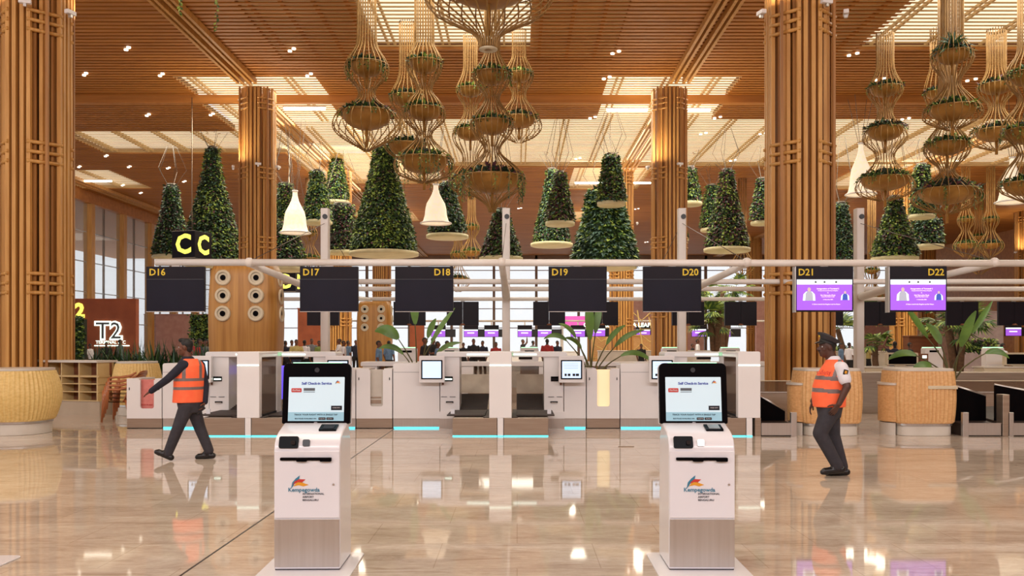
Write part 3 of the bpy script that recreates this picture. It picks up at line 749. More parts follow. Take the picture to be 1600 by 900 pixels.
# ================================================================= stacked plastic armchairs
def chair_unit(label):
    t=thing('plastic_armchair',label,'chair',(0,0,0),0,'stacked brown plastic armchairs')
    # faces -x; seat 0.44 wide
    q=MB(); 
    vs=[];n=8
    for i in range(n+1):
        for j in range(n+1):
            x=-.22+.44*i/n; y=-.22+.44*j/n; vs.append((x,y,.42-.02*math.cos((x)*5)*math.cos(y*5)-.02*(x+.22)))
    k=len(vs); vs+=[(a,b,c-.015) for a,b,c in vs]
    fs=[(i*(n+1)+j,(i+1)*(n+1)+j,(i+1)*(n+1)+j+1,i*(n+1)+j+1) for i in range(n) for j in range(n)]
    fs+=[tuple(reversed([v+k for v in f])) for f in fs]
    q.add(vs,fs,0,True); q.build('seat',M_chair,t)
    # back: curved shell with rounded top
    q=MB(); vs=[];n=10;m=10
    for i in range(n+1):
        u=i/n
        for j in range(m+1):
            v=-1+2*j/m; top=.80-.05*v*v*v*v-.04*abs(v)**3
            z=.40+(top-.40)*u; x=.20+.16*u+.05*u*u-.07*v*v; y=v*(.22+.03*u); vs.append((x,y,z))
    k=len(vs); vs+=[(a+.014,b,c) for a,b,c in vs]
    fs=[(i*(m+1)+j,i*(m+1)+j+1,(i+1)*(m+1)+j+1,(i+1)*(m+1)+j) for i in range(n) for j in range(m)]
    ed=[]
    fs2=[tuple(reversed([v+k for v in f])) for f in fs]
    per=[j for j in range(m+1)]+[i*(m+1)+m for i in range(1,n+1)]+[n*(m+1)+j for j in range(m-1,-1,-1)]+[i*(m+1) for i in range(n-1,0,-1)]
    for a in range(len(per)): b=per[(a+1)%len(per)]; ed.append((per[a],b,b+k,per[a]+k))
    q.add(vs,fs+fs2+ed,0,True); q.build('backrest',M_chair,t)
    for sy in (-1,1):
        MB().tube([(-.25,sy*.24,.64),(-.1,sy*.265,.665),(.08,sy*.265,.66),(.22,sy*.25,.70),(.32,sy*.22,.76)],[.022,.026,.026,.024,.02],8).build('armrest',M_chair,t)
        MB().tube([(-.25,sy*.24,.64),(-.245,sy*.25,.42),(-.27,sy*.27,0.0)],[.026,.03,.02],8).build('leg',M_chair,t)
        MB().tube([(.20,sy*.21,.44),(.26,sy*.23,.2),(.31,sy*.25,0.0)],[.026,.024,.018],8).build('leg',M_chair,t)
    MB().tube([(-.215,-.22,.40),(-.215,.22,.40)],.018,6).build('front_rail',M_chair,t)
    return t
ch=chair_unit('brown plastic armchair at the bottom of the stack standing on the floor')
ch.location=(-8.32,18.8,0)
for k,lb in enumerate(('brown plastic armchair second from the bottom of the stack','brown plastic armchair third from the bottom of the stack','brown plastic armchair on top of the stack')):
    dup(ch,(-8.32+.035*(k+1),18.8,.085*(k+1)),0,lb)
# ================================================================= right: steel baggage line
t=thing('baggage_line','long low bronze steel baggage barrier with tinted glass top, behind the wicker counters','barrier',(0,0,0))
for i,(a,b) in enumerate(((4.5,6.9),(7.9,10.6),(10.6,14.5))):
    MB().box(a,b-.03,18.45,18.53,.0,.60).build('steel_panel',M_bronze,t); MB().box(a,b,18.42,18.56,.60,.625).build('rail',M_steel,t)
    MB().box(a,b-.02,18.48,18.50,.625,.84).build('glass_panel',M_tint,t); MB().box(a,b,18.46,18.52,.84,.855).build('glass_cap',M_ring,t)
for x in (6.88,7.0,10.58): MB().box(x-.03,x+.03,18.44,18.54,0,1.1).build('upright',M_bronze,t)
tag(MB().box(7.7,16,20.75,21.3,0,.95).build('rear_worktop',M_bronze,bevel=.01),'long bronze clad worktop behind the glass barrier','worktop')
def conveyor(label,x0,x1,flip):
    t=thing('weigh_conveyor',label,'conveyor',(0,YF,0),0,'weigh conveyors by the wicker counters')
    MB().box(x0,x1,0,.05,.02,.225).build('front_plate',M_steel,t,bevel=.004)
    MB().box(x0,x1,-.008,0,.222,.235).build('top_rail',M_steel,t)
    xe=x1 if flip else x0; MB().box(xe-.05,xe+.05,-.02,.06,0,.42).build('end_post',M_steel,t,bevel=.006)
    MB().add([(x0,.05,.20),(x1,.05,.20),(x1,2.4,.36),(x0,2.4,.36),(x0,.05,.0),(x1,.05,.0),(x1,2.4,0),(x0,2.4,0)],[(0,1,2,3),(4,7,6,5),(0,4,5,1),(1,5,6,2),(2,6,7,3),(3,7,4,0)]).build('belt',M_rubber,t)
    xs=x0 if flip else x0
    z1,z2=((.78,.45) if flip else (.92,.72))
    MB().prism([(x0,.23),(x1,.23),(x1,z2-.05),(x0,z1-.05)] ,'y',.5,.54).build('side_shield',M_black,t)
    MB().tube([(x0,.52,z1-.04),(x1,.52,z2-.04)],.022,8).build('shield_rail',M_steel,t)
    return t
conveyor('weigh conveyor with a sloping black shield just right of the rightmost white pylon',4.24,4.80,True)
conveyor('weigh conveyor with a sloping black shield right of the D22 wicker counter',7.78,8.40,False)
conveyor('weigh conveyor cut by the right edge of the photo',8.56,9.6,False)
tag(MB().box(8.42,8.54,YF-.02,YF+.2,0,.73).build('divider_post',M_bronze,bevel=.01),'bronze post standing between the two rightmost conveyors','post')
# rear desks with monitors, seen over the barrier
def desk(label,x,y):
    t=thing('rear_desk',label,'desk',(x,y,0),0,'rear check-in desks')
    MB().box(-1.0,1.0,-.3,.3,0,.92).build('front',M_ring,t,bevel=.01)
    MB().box(-1.04,1.04,-.34,.34,.92,.96).build('desk_top',M_stone,t)
    MB().prism(rrect(-.35,.55,1.0,1.36,.04,4),'y',-.2,-.05).build('monitor_hood',M_ring,t)
    MB().box(-.3,.5,-.21,-.2,1.03,1.31).build('monitor_back',M_black,t)
    MB().box(-.10,.2,-.16,-.08,.96,1.0).build('monitor_foot',M_ring,t)
    MB().box(.62,.84,-.2,-.06,.96,1.33).build('card_station',M_brown,t)
    MB().box(.67,.79,-.21,-.2,1.2,1.28).build('card_screen',M_ledw,t)
    return t
d0=desk('rear desk with a black monitor left of the D22 wicker counter',12.6,26.0)
for x,lb in ((14.9-1.6+1.1,'rear desk with a black monitor behind the broad leaves right of D22'),(16.4,'rear desk with a black monitor at the right edge')): dup(d0,(x,26,0),0,lb)
d0.location=(11.0,26,0)
def gate_kiosk(label,x,y,first=[None]):
    if first[0] is None:
        t=thing('boarding_pass_kiosk',label,'kiosk',(x,y,0),0,'white passport kiosks with a green lit top')
        MB().prism(rrect(-.27,.27,0,1.50,.05,4,(0,0,1,1)),'y',-.15,.15).build('body',M_white,t,bevel=.01)
        MB().box(-.24,.24,-.14,.14,1.50,1.515).build('status_light',M_green,t); MB().box(-.14,.14,-.16,-.15,1.36,1.42).build('slot',M_black,t)
        MB().box(-.20,.20,-.155,-.15,.5,1.0).build('service_door',M_kiosk,t)
        first[0]=t; return t
    return dup(first[0],(x,y,0),0,label)
for px,lb in ((1456,'white kiosk with green lit top in front of the brown partition'),(1551,'white kiosk with green lit top near the man in white'),(1048,'white kiosk with green lit top peeping over the beam under D20'),(1140,'white kiosk with green lit top in front of the palms'),
              (637,'white kiosk with green lit top behind the left broad leaf plant'),(703,'white kiosk with green lit top left of the middle post'),(827,'white kiosk with green lit top right of the middle post')):
    d=27.2 if px>1200 else 26.4
    gate_kiosk(lb,(px-VX)*d/F,d)
# second bag drop row behind (seen over the first)
def back_row(label,x,w,y=24.6):
    t=thing('back_counter',label,'counter',(x,y,0),0,'white back counters of the next row')
    MB().prism(rrect(-w,w,1.0,1.12,.04,4,(0,0,1,1)),'y',0,.7).build('top_beam',M_white,t,bevel=.01)
    for sx in (-1,1): MB().box(sx*(w-.25)-.2,sx*(w-.25)+.2,.05,.65,0,1.0).build('pedestal',M_white,t,bevel=.01)
    MB().box(-w+.4,w-.4,.35,.4,.2,1.0).build('glass_screen',M_tint,t)
    MB().box(-w+.3,w-.3,0,.05,0,.42).build('steel_front',M_bronze,t)
    return t
back_row('white back counter with violet light behind the open slot cabinet',-3.0,1.3)
back_row('white back counter behind the middle pylon',-.3,1.35)
back_row('white back counter behind the potted plant',2.6,1.3)
back_row('white back counter behind the right kiosk beam',5.9,1.1)
tag(MB().box(-7.6,-6.6,19.4,19.5,.4,1.25).build('violet_panel',M_violet) if False else MB().prism(rrect(-5.05,-4.75,.45,1.15,.03,3),'y',18.8,18.86).build('violet_light_panel',M_violet,bevel=.004),'violet lit panel seen through the pylon glass left of the left kiosk','light panel')
tag(MB().prism(rrect(-3.0,-2.72,.38,.62,.03,3),'y',23.9,23.96).build('violet_light_panel',M_violet,bevel=.004),'small violet lit box on the counter behind the open slot cabinet','light panel')
# ================================================================= timber port towers
def pod(label,x,y,w,z1,rz):
    t=thing('port_tower',label,'tower',(x,y,0),rz,'timber towers with round air ports')
    def prof(u): return w*(.88+.12*math.sin(PI*min(1,max(0,(u-.15)/.95))))
    q=MB(); K=48; J=20; vs=[]
    for j in range(J+1):
        u=j/J; z=z1*u
        hw=prof(u)
        if u>.93: hw*=1-.12*((u-.93)/.07)**2
        for i in range(K):
            a=2*PI*i/K; ca,sa=math.cos(a),math.sin(a); r=(abs(ca)**5+abs(sa)**5)**(-.2)
            vs.append((hw*r*ca,hw*.72*r*sa,z))
    fs=[(j*K+i,j*K+(i+1)%K,(j+1)*K+(i+1)%K,(j+1)*K+i) for j in range(J) for i in range(K)]+[tuple(range(J*K,J*K+K))]
    q.add(vs,fs,0,True); q.build('veneer_shell',M_pod,t)
    for sx in (-1,1):
        for k in range(3):
            z=z1*(.90-.115*k); yy=-w*.72*prof(z/z1)/w-.005
            p=MB().lathe([(.115*w/.75,-.03),(.15*w/.75,-.045),(.17*w/.75,-.02),(.17*w/.75,.03)],(0,0,0),24,caps=False).build('port_ring',M_ring,t,loc=(sx*w*.47,yy,z)); p.rotation_euler=(-PI/2+PI,0,0)
            p.rotation_euler=(PI/2,0,0)
            p.scale=(1,1,-1)
            MB().lathe([(.118*w/.75,-.005),(.118*w/.75,.005)],(0,0,0),20).build('port_recess',M_ring,p)
            MB().lathe([(.06*w/.75,-.02),(.05*w/.75,-.012)],(0,0,0),16).build('port_core',M_black,p)
    for k in range(3):   # side ports
        z=z1*(.90-.115*k); p=MB().lathe([(.115*w/.75,0),(.15*w/.75,.04),(.17*w/.75,.02),(.17*w/.75,-.03)],(0,0,0),20,caps=False).build('port_ring',M_ring,t,loc=(prof(z/z1)*1.0,0,z)); p.rotation_euler=(0,PI/2,0)
        MB().lathe([(.10*w/.75,-.01),(.10*w/.75,.0)],(0,0,0),16).build('port_core',M_black,p)
    return t
pod('large timber tower with round air ports between signs D16 and D17',-6.0,19.9,.76,3.38,.0)
pod('smaller distant timber tower with round air ports between signs D17 and D18',-6.35,40.0,.77,3.5,0)
# ================================================================= hanging letter cubes, block wall sign
def cube(letter,label,px,py,d,s,rz,m=M_yelglow):
    p=at(px,py,d); t=thing('letter_cube',label,'sign',(p.x,p.y,p.z),rz,'hanging zone letter cubes')
    MB().box(-s/2,s/2,-s/2,s/2,-s/2,s/2).build('housing',M_sign,t,bevel=.01)
    for z in (-s/2,s/2):
        MB().box(-s/2-.01,s/2+.01,-s/2-.01,-s/2+.01,z-.012,z+.012).build('edge_trim',M_bronze,t)
    text('letter',letter,s*.98,(0,-s/2-.004,-.02*s),m,t,bold=.035)
    text('letter',letter,s*.98,(s/2+.004,0,-.02*s),m,t,rot=(PI/2,0,PI/2),bold=.035)
    top=12.9-p.z
    MB().tube([(0,0,s/2),(0,0,top)],.02,6).build('hanging_rod',M_bronze,t)
    return t
cube('C','black hanging cube with a glowing yellow letter C',300,384,41,1.22,-.30)
cube('B','black hanging cube with a glowing yellow letter B',452,441,52,1.15,-.1)
p=at(163,513,46)
t=thing('brand_wall','terracotta block wall carrying a glowing outlined T2 sign','wall',(p.x,46,0))
MB().box(-1.65,1.62,0,.4,0,3.95).build('wall_block',M_terra,t,bevel=.02)
text('number','2',1.0,(-1.25,-.04,3.3),M_yelglow,t,bold=.05)
text('letters','T2',1.25,(.25,-.05,1.35+.9),M_ledw,t,bold=.055,ext=.02); text('letters_face','T2',1.21,(.25,-.08,2.26),M_grey,t,bold=.0,ext=.01)
text('caption','TERMINAL INC',.23,(.35,-.05,1.70),M_ledw,t,bold=.01)
MB().prism(rrect(-.5,1.3,1.50,1.56,.03,2),'y',-.06,0).build('caption_bar',M_ledw,t)
# terracotta and masonry blocks further back
for px0,px1,py0,d,m_,nm,lb in ((465,531,483,62,M_terra,'block_wall','terracotta block wall left of the far columns'),(640,662,495,66,M_terra,'block_wall','narrow terracotta block behind the left broad leaf plant'),
      (1508,1568,488,60,M_mauve,'block_wall','mauve block wall right of sign D22'),(1420,1466,527,40,M_brown,'partition','dark brown partition behind the D22 wicker counter'),
      (985,1100,470,104,M_pinkwall,'block_wall','pale pink masonry seen beside the D20 sign'),(1182,1210,470,90,M_pinkwall,'block_wall','pale pink masonry strip left of the officer\'s column'),(1345,1395,455,100,M_pinkwall,'block_wall','pale pink masonry between D21 and D22'),
      (1470,1600,474,104,M_pinkwall,'block_wall','long pale pink masonry at the far right'),(225,330,492,78,M_pinkwall,'block_wall','pale masonry below sign D16')):
    a=at(px0,540,d); b_=at(px1,540,d); z=at(0,py0,d).z
    q=MB().box(a.x,b_.x,d,d+.6,0,z); q.box(a.x-.03,b_.x+.03,d-.05,d+.65,z,z+.08)
    tag(q.build(nm,m_,bevel=.02),lb,'wall')
# low long dividing walls in the concourse
for a,b_,y_,z,m_,lb in ((4,9.5,44,1.25,M_stone,'long low cream planter wall under the palms'),(13,19,46,1.2,M_stone,'low cream planter wall behind the right kiosks'),(-3.2,3.6,53.6,1.15,M_white,'long white check-in counter in the distance behind the middle post')):
    tag(MB().box(a,b_,y_,y_+.5,0,z).box(a-.03,b_+.03,y_-.03,y_+.53,z,z+.05).build('planter_wall',m_,bevel=.02),lb,'wall')
# lattice kiosk with its lettering (coffee shop)
t=thing('lattice_shop','timber lattice shop front with a line of white lettering above it','shop',(0,0,0))
p=at(990,510,66)
q=MB()
for i in range(9):
    u=i/8; x=p.x-3.0+6*u
    q.tube([(x,66,0),(x+.2*math.sin(u*9),66-.3,1.35),(x+.5*math.sin(u*7),66,3.0+1.2*math.sin(PI*u))],.05,5)
for j in range(5):
    z=.5+.8*j; q.tube([(p.x-3.0+6*u/10,66-.25*math.sin(u),z+.35*math.sin(u*2.2+j)) for u in range(11)],.05,5)
q.build('lattice',M_wick,t)
MB().box(p.x-3.1,p.x+3.0,66.3,66.5,0,2.3).build('back_wall',M_wick2,t)
MB().box(p.x-4.6,p.x+2.3,65.4,65.5,2.74,2.79).build('letter_rail',M_dark,t)
text('shop_letters','COFFEE BEAN & TEA LEAF',.42,(p.x-1.3,65.4,3.0),M_ledw,t,bold=.02)
# distant purple check-in screens
ps=None
for px,lb,d in ((685,'left',68),(736,'b',68),(768,'c',68),(820,'d',68),(851,'e',68),(903,'f',68),(934,'g',64),(1005,'h',68),(1092,'i',66),(1130,'j',66),(1212,'k',66),(1583,'l',60),(1103,'m',44)):
    words={'left':'first lit purple screen right of sign D18','b':'small lit purple screen below and left of the middle post','c':'lit purple screen touching the middle gantry post on its left','d':'lit purple screen just right of the middle gantry post',
     'e':'small purple screen below the blank screen left of D19','f':'distant purple screen left of the tall potted plant','g':'distant purple screen right of the tall potted plant','h':'distant purple screen beside the shop lattice','i':'distant purple screen right of the D20 gantry post',
     'j':'distant purple screen behind the palm trunks','k':'distant purple screen left of the officer\'s column','l':'distant purple screen at the right edge','m':'distant purple screen among the palm leaves'}[lb]
    x=(px-VX)*d/F
    if lb=='m': continue
    if ps is None:
        ps=thing('distant_sign',words,'sign',(x,d,0),0,'distant purple check-in screens')
        MB().box(-.55,.55,-.04,.06,2.15,3.05).build('housing',M_sign,ps); MB().box(-.52,.52,-.05,-.04,2.18,2.72).build('screen',M_purple,ps); MB().box(-.52,.52,-.052,-.05,2.62,2.72).build('screen_header',M_scrwhite,ps)
        MB().box(-.28,.25,-.054,-.052,2.42,2.50).build('screen_writing',M_scrtext,ps); MB().box(.55,1.3,.0,.1,2.15,2.75).build('back_panel',M_dark,ps); MB().box(-.05,.05,.0,.08,3.05,3.35).build('hanger',M_tube,ps)
    else: dup(ps,(x,d,0),0,words)
for k,(yy,lb) in enumerate(((62,'distant white rail carrying the purple screens'),(70,'farther distant white rail behind the purple screens'))):
    tag(MB().tube([(-14,yy+(6 if k==0 else 0),3.38),(40,yy+(6 if k==0 else 0),3.38)],.07,8).build('cross_rail',M_tube) if k==0 else MB().tube([(-14,78,3.6),(40,78,3.6)],.07,8).build('cross_rail',M_tube),lb,'rail')
for k,(px,d) in enumerate(((720,68.5),(948/1.0,68.5),(878,68.5))):
    tag(MB().box((px-VX)*d/F-.12,(px-VX)*d/F+.12,d,d+.2,0,3.5).build('rail_post',M_tube,bevel=.01),('distant grey post left of the middle gantry post','distant grey post hidden by the D19 back screen','distant grey post left of the tall potted plant')[k],'post')
tag(MB().box(at(882,0,75).x,at(915,0,75).x,75,75.3,at(0,512,75).z,at(0,502,75).z).box(at(882,0,75).x,at(915,0,75).x,75,75.3,at(0,502,75).z,at(0,494,75).z).build('magenta_banner',mat('magenta_banner',rgb(240,110,200),.5,emit=.6,emcol=rgb(240,100,200),var=rgb(232,100,192),scale=2)),'magenta lit banner just behind sign D19 and the plant','sign')
# floor box and access hatch near the plant cabinet
tag(MB().box(1.58,1.82,13.95,14.0,0,.012).build('floor_socket',M_bronze),'small bronze socket strip in the floor before the cream niche cabinet','floor socket')
tag(MB().prism([(x_,y_) for x_,y_ in rrect(-8.1,-7.0,8.6,8.75,.03,3)],'z',0,.012).build('floor_plate',M_kiosk) if False else MB().prism(rrect(-4.75,-3.72,6.3,6.75,.05,4),'z',0,.012).build('floor_plate',M_kiosk,bevel=.003),'corner of a white floor plate at the bottom left edge','floor plate')
# ================================================================= hanging rod baskets
def crom(pts,u):
    """smooth interpolation of (s,r) control points"""
    for i in range(len(pts)-1):
        if u<=pts[i+1][0] or i==len(pts)-2:
            p0=pts[max(i-1,0)][1];p1=pts[i][1];p2=pts[i+1][1];p3=pts[min(i+2,len(pts)-1)][1]
            t=(u-pts[i][0])/(pts[i+1][0]-pts[i][0]); t=min(max(t,0),1)
            return .5*((2*p1)+(-p0+p2)*t+(2*p0-5*p1+4*p2-p3)*t*t+(-p0+3*p1-3*p2+p3)*t*t*t)
def foliage(rad,n,rnd,mats_w,L=.16,W=.09,hang=0.0,h=.25,hangn=0):
    q=MB()
    q.lathe([(rad*.3,-.03),(rad*.85,0),(rad*.5,h*.7),(.03,h)],(0,0,0),12,mi=0)
    mi=lambda:1+rnd.choices(range(5),mats_w)[0]
    for _ in range(n):
        a=rnd.uniform(0,2*PI); r=rad*math.sqrt(rnd.random()); p=Vector((r*math.cos(a),r*math.sin(a),h*(1-r/rad)*rnd.uniform(.5,1.1)))
        d=Vector((math.cos(a)*(r/rad)+rnd.uniform(-.5,.5),math.sin(a)*(r/rad)+rnd.uniform(-.5,.5),rnd.uniform(-.1,.9)))
        leaf(q,p,d,Vector((rnd.uniform(-1,1),rnd.uniform(-1,1),1)),L*rnd.uniform(.6,1.3),W*rnd.uniform(.7,1.2),mi())
    for _ in range(hangn):
        a=rnd.uniform(0,2*PI); ln=hang*rnd.uniform(.3,1); x,y=rad*1.02*math.cos(a),rad*1.02*math.sin(a)
        q.tube([(x*.9,y*.9,.05),(x*1.08,y*1.08,-.02),(x*1.1,y*1.1,-ln)],.008,3,mi=2)
        k=int(ln/.055)
        for j in range(k):
            z=-ln*j/k; aa=rnd.uniform(0,2*PI)
            leaf(q,Vector((x*1.1,y*1.1,z)),Vector((math.cos(aa),math.sin(aa),-.5)),Vector((0,0,1)),L*.6,W*.6,1+rnd.choices((1,2,0),(3,3,1))[0])
    return q
FM=[M_soil]+M_leafs
def basket(label,px,d,env,bowls,rods=22,rr=.016,seed=1,ptop=None,group='hanging rod baskets'):
    """env: list of (py,half width px); bowls: list of (py rim, half width px, depth px, hanging leaf length px)"""
    rnd=random.Random(seed); s=F/d
    zz=lambda py:H+(VY-py)/s
    x=(px-VX)/s
    t=thing('rod_basket',label,'hanging planter',(x,d,0),0,group)
    top=zz(env[0][0]) if ptop is None else ptop
    prof=[(-e[0],e[1]/s) for e in env][::-1]; prof=[(e[0],e[1]/s) for e in env]
    if ptop is not None: pass
    q=MB(); ys=[env[0][0]+(env[-1][0]-env[0][0])*i/46 for i in range(47)]
    for k in range(rods):
        a=2*PI*(k+.5)/rods; pts=[]
        if zz(env[0][0])<12.9: pts.append((prof[0][1]*math.cos(a),prof[0][1]*math.sin(a),12.98 if d<41 else 12.7))
        for y_ in ys:
            r=max(.02,crom(prof,y_)); pts.append((r*math.cos(a),r*math.sin(a),zz(y_)))
        q.tube(pts,rr,5)
    # hoops
    for (py,hw,dp,hg) in bowls:
        r=crom(prof,py)
        q.tube([(r*math.cos(2*PI*i/28),r*math.sin(2*PI*i/28),zz(py)) for i in range(29)],rr*.8,5,caps=False)
    q.build('rod_cage',M_brass,t)
    for bi,(py,hw,dp,hg) in enumerate(bowls):
        r=hw/s; dep=dp*.82/s
        b=MB(); b.lathe([(.02,-dep)]+[(r*math.sin(PI/2*u),-dep*math.cos(PI/2*u)**.9) for u in (.25,.45,.65,.82,1.0)]+[(r*1.03,.03),(r*.96,.03),(r*.9,-.03)],(0,0,zz(py)),26)
        bo=b.build('bowl',M_bowl,t)
        wts=rnd.choice([(4,5,3,0,1),(5,3,1,2,1),(3,4,4,0,1),(5,2,1,3,1)])
        fo=foliage(r*1.06,260,rnd,wts,.17*(r/.8)**.5+.03,.09,hang=hg/s,h=.28*r/.6,hangn=int(22 if hg>0 else 0)); fo.build('foliage',FM,t,loc=(0,0,zz(py)+.02),fix=False)
        MB().tube([(0,0,zz(py)-dep),(0,0,zz(py)-dep-r*.7)],.05,6).build('stem_pipe',M_bowl,t)
    return t
def E(*a): return [(a[i],a[i+1]) for i in range(0,len(a),2)]
basket('rod basket at the left of the central cluster, squat lower bulb ending in a point',573,27,E(-30,14,60,15,75,18,95,30,108,35,120,31,135,17,148,13,160,20,178,45,195,53,208,48,222,28,236,5),[(102,25,22,30),(178,38,30,12)],22,seed=1)
basket('three tiered rod basket right of the squat one, with trailing green around its lowest bowl',663,28,E(-30,15,60,15,72,16,88,25,100,28,115,25,132,14,145,13,158,24,176,33,190,30,203,15,215,12,228,24,248,44,262,47,275,38,286,6),[(98,22,20,14),(172,26,20,8),(250,37,26,45)],22,seed=2)
basket('paler rod basket partly hidden between the two front baskets of the central cluster',636,31.6,E(40,12,110,12,128,16,145,25,158,27,172,18,185,11,198,17,215,32,228,36,240,28,252,8),[(152,22,18,10),(228,28,20,14)],20,.015,seed=3)
basket('huge flaring rod bowl cut by the top edge of the photo',763,20.5,E(-60,60,-40,92,-10,102,15,88,35,52,52,24,66,15,76,14),[(-28,70,42,20)],26,.02,seed=4)
t=tag(MB().lathe([(.09,-.02),(.21,-.02),(.21,.02),(.09,.02),(.09,-.02)],(at(763,77,20.5).x,20.5,at(763,77,20.5).z),24,caps=False).build('collar_ring',M_ring),'pale ring collar closing the tip of the huge flaring rod bowl','ring')
basket('large three tiered rod basket hanging right below the huge flaring bowl',769,26,E(70,12,84,12,100,20,118,30,132,24,150,12,162,14,180,27,196,34,212,27,228,14,240,14,256,32,275,51,290,50,305,30,320,10,332,5),[(116,25,20,20),(192,26,23,10),(278,42,30,42)],22,seed=5,ptop=1)
basket('slim rod basket just left of the large three tiered one',735,32.8,E(55,11,108,11,122,15,138,22,150,20,165,11,180,11,195,20,210,28,222,26,240,14,255,13,268,24,285,34,298,26,306,8),[(140,18,14,8),(205,22,18,6),(280,26,16,30)],18,.014,seed=6)
basket('slim rod basket at the right of the central cluster, with a wide lower bulb',811,32.4,E(47,11,90,11,100,16,116,23,128,20,142,12,156,12,172,24,190,34,202,35,214,24,222,8),[(117,18,14,6),(186,25,18,6)],20,.014,seed=7)
basket('three tiered rod basket right of the officer\'s column, lowest bowl wide',1383,32.6,E(52,13,105,13,118,17,136,26,148,25,162,15,176,11,192,17,206,30,220,32,236,17,248,14,262,22,282,40,296,44,306,34,314,8),[(138,22,16,10),(202,27,22,6),(280,36,22,14)],22,.015,seed=8)
basket('tall rod basket with spiky grass on top at the upper right',1488,27.5,E(-30,16,50,16,62,17,80,28,92,31,105,26,122,14,136,13,152,26,172,42,184,42,196,24,202,10),[(84,24,20,10),(170,34,22,8)],24,.016,seed=9)
basket('wide lower rod basket below the tall grassy one, trailing leaves',1480,29,E(180,13,196,14,215,27,232,34,246,28,262,13,272,13,285,28,304,50,316,50,328,28,334,8),[(226,29,20,12),(298,42,26,38)],24,.016,seed=10,ptop=1)
basket('pale rod basket half hidden behind the tall grassy one',1465,33.5,E(40,11,105,11,120,15,140,20,155,18,170,11),[(145,17,12,6)],16,.014,seed=11)
basket('rod basket near the right edge with two rounded bulbs',1557,32.4,E(46,14,108,14,120,18,134,27,146,26,160,14,172,12,188,22,206,38,218,38,228,26,234,8),[(134,23,16,6),(206,30,18,6)],22,.015,seed=12)
basket('rod basket cut by the right edge of the photo',1606,28,E(60,14,85,16,100,26,118,32,135,25,150,14,165,16,185,32,205,38,220,24,240,14,262,30,285,42,298,38,310,18,316,6),[(116,26,22,14),(205,32,24,20),(288,34,22,10)],22,seed=13)
for k,(px,d,y0,lb) in enumerate(((1509,56,318,'small far rod basket left of the pair at the lower right'),(1548,56,318,'small far rod basket right of the pair at the lower right'),(737,56,330,'small far rod basket just left of the middle gantry post'),(484,60,340,'small far rod basket left of the gantry post behind D17'),(1530,62,345,'small far rod basket between the lower right pair'),
       (1160,60,348,'small far rod basket right of the wide purple plant cone'),(716,60,372,'small far rod basket under the bell lamp and tray, above D18'),(1362,60,398,'small far rod basket beside the gantry post, between D21 and D22'))):
    b=y0; basket(lb,px,d,E(b,6,b+12,7,b+24,12,b+32,11,b+42,6,b+52,11,b+66,19,b+74,16,b+84,4),[(b+25,9,7,5),(b+64,14,9,9)],14,.02,seed=30+k,group='small far rod baskets')
# ================================================================= hanging plant cones
def cone(label,px,d,y0,y1,r0,r1,disk=None,n=1500,w=(5,4,2,1,1),seed=0,shape=1.0,group='hanging plant cones',Ls=1.0,kind=0):
    rnd=random.Random(100+seed); s=F/d; zt=H+(VY-y0)/s; zb=H+(VY-y1)/s; x=(px-VX)/s
    t=thing('plant_cone',label,'hanging plant',(x,d,0),0,group)
    q=MB(); hh=zt-zb
    def rad(u):  # u 0 top .. 1 bottom, bottle outline
        e=u*u*(3-2*u)
        return (r0+(r1-r0)*(.5*u**1.5+.5*e)**shape)/s
    q.lathe([(rad(i/12)*.9,zt-hh*i/12) for i in range(12,-1,-1)],(0,0,0),20,mi=0,smooth=True)
    area_=sum(rad((i+.5)/20) for i in range(20))/20
    wsum=[rad((i+.5)/30) for i in range(30)]
    Lm=.26*Ls
    for _ in range(n):
        u=(rnd.choices(range(30),wsum)[0]+rnd.random())/30; a=rnd.uniform(PI*.9,PI*2.1) if rnd.random()<.75 else rnd.uniform(0,2*PI)
        r=rad(u)*rnd.uniform(.9,1.04); p=Vector((r*math.cos(a),r*math.sin(a),zt-hh*u))
        d_=Vector((math.cos(a)*.9+rnd.uniform(-.5,.5),math.sin(a)*.9+rnd.uniform(-.5,.5),rnd.uniform(-.95,.35)))
        nv=mnoise.noise(Vector((a*1.3+seed,u*4,seed*.7)))
        band=[a_ for a_ in w]
        if nv>.12: band[(seed)%3+1]+=4
        if nv<-.15: band[0]+=3; band[3]+=(2 if w[3]>1 else 0)
        edge=abs(math.cos(a))
        if edge>.86: band[2]+=3; band[1]+=3  # lighter leaves at the side outlines paint in a lit rim
        leaf(q,p,d_,Vector((math.cos(a),math.sin(a),.6)),Lm*rnd.uniform(.6,1.2),Lm*.6*rnd.uniform(.7,1.2),1+rnd.choices(range(5),band)[0])
    q.build('foliage',FM,t,fix=False)
    if disk:
        dy,dr=disk; z=H+(VY-dy)/s; r=dr/s
        MB().lathe([(r*.35,-.16),(r*.93,-.13),(r,-.10),(r,.05),(r*.94,.08),(r*.3,.09)],(0,0,z),32).build('tray',M_tray,t)
    for k in range(5):
        a=2*PI*k/5+.3; MB().tube([(r0/s*.6*math.cos(a),r0/s*.6*math.sin(a),zt-.05),(r0/s*.9*math.cos(a)+.5*math.cos(a),r0/s*.9*math.sin(a)+.5*math.sin(a),zt+.9),(.25*math.cos(a),.25*math.sin(a),12.66)],.012,4).build('cable',M_cable,t)
    MB().lathe([(r0/s*.8,-.04),(r0/s*.8,.1)],(0,0,zt),14).build('top_cap',M_cable,t)
    return t
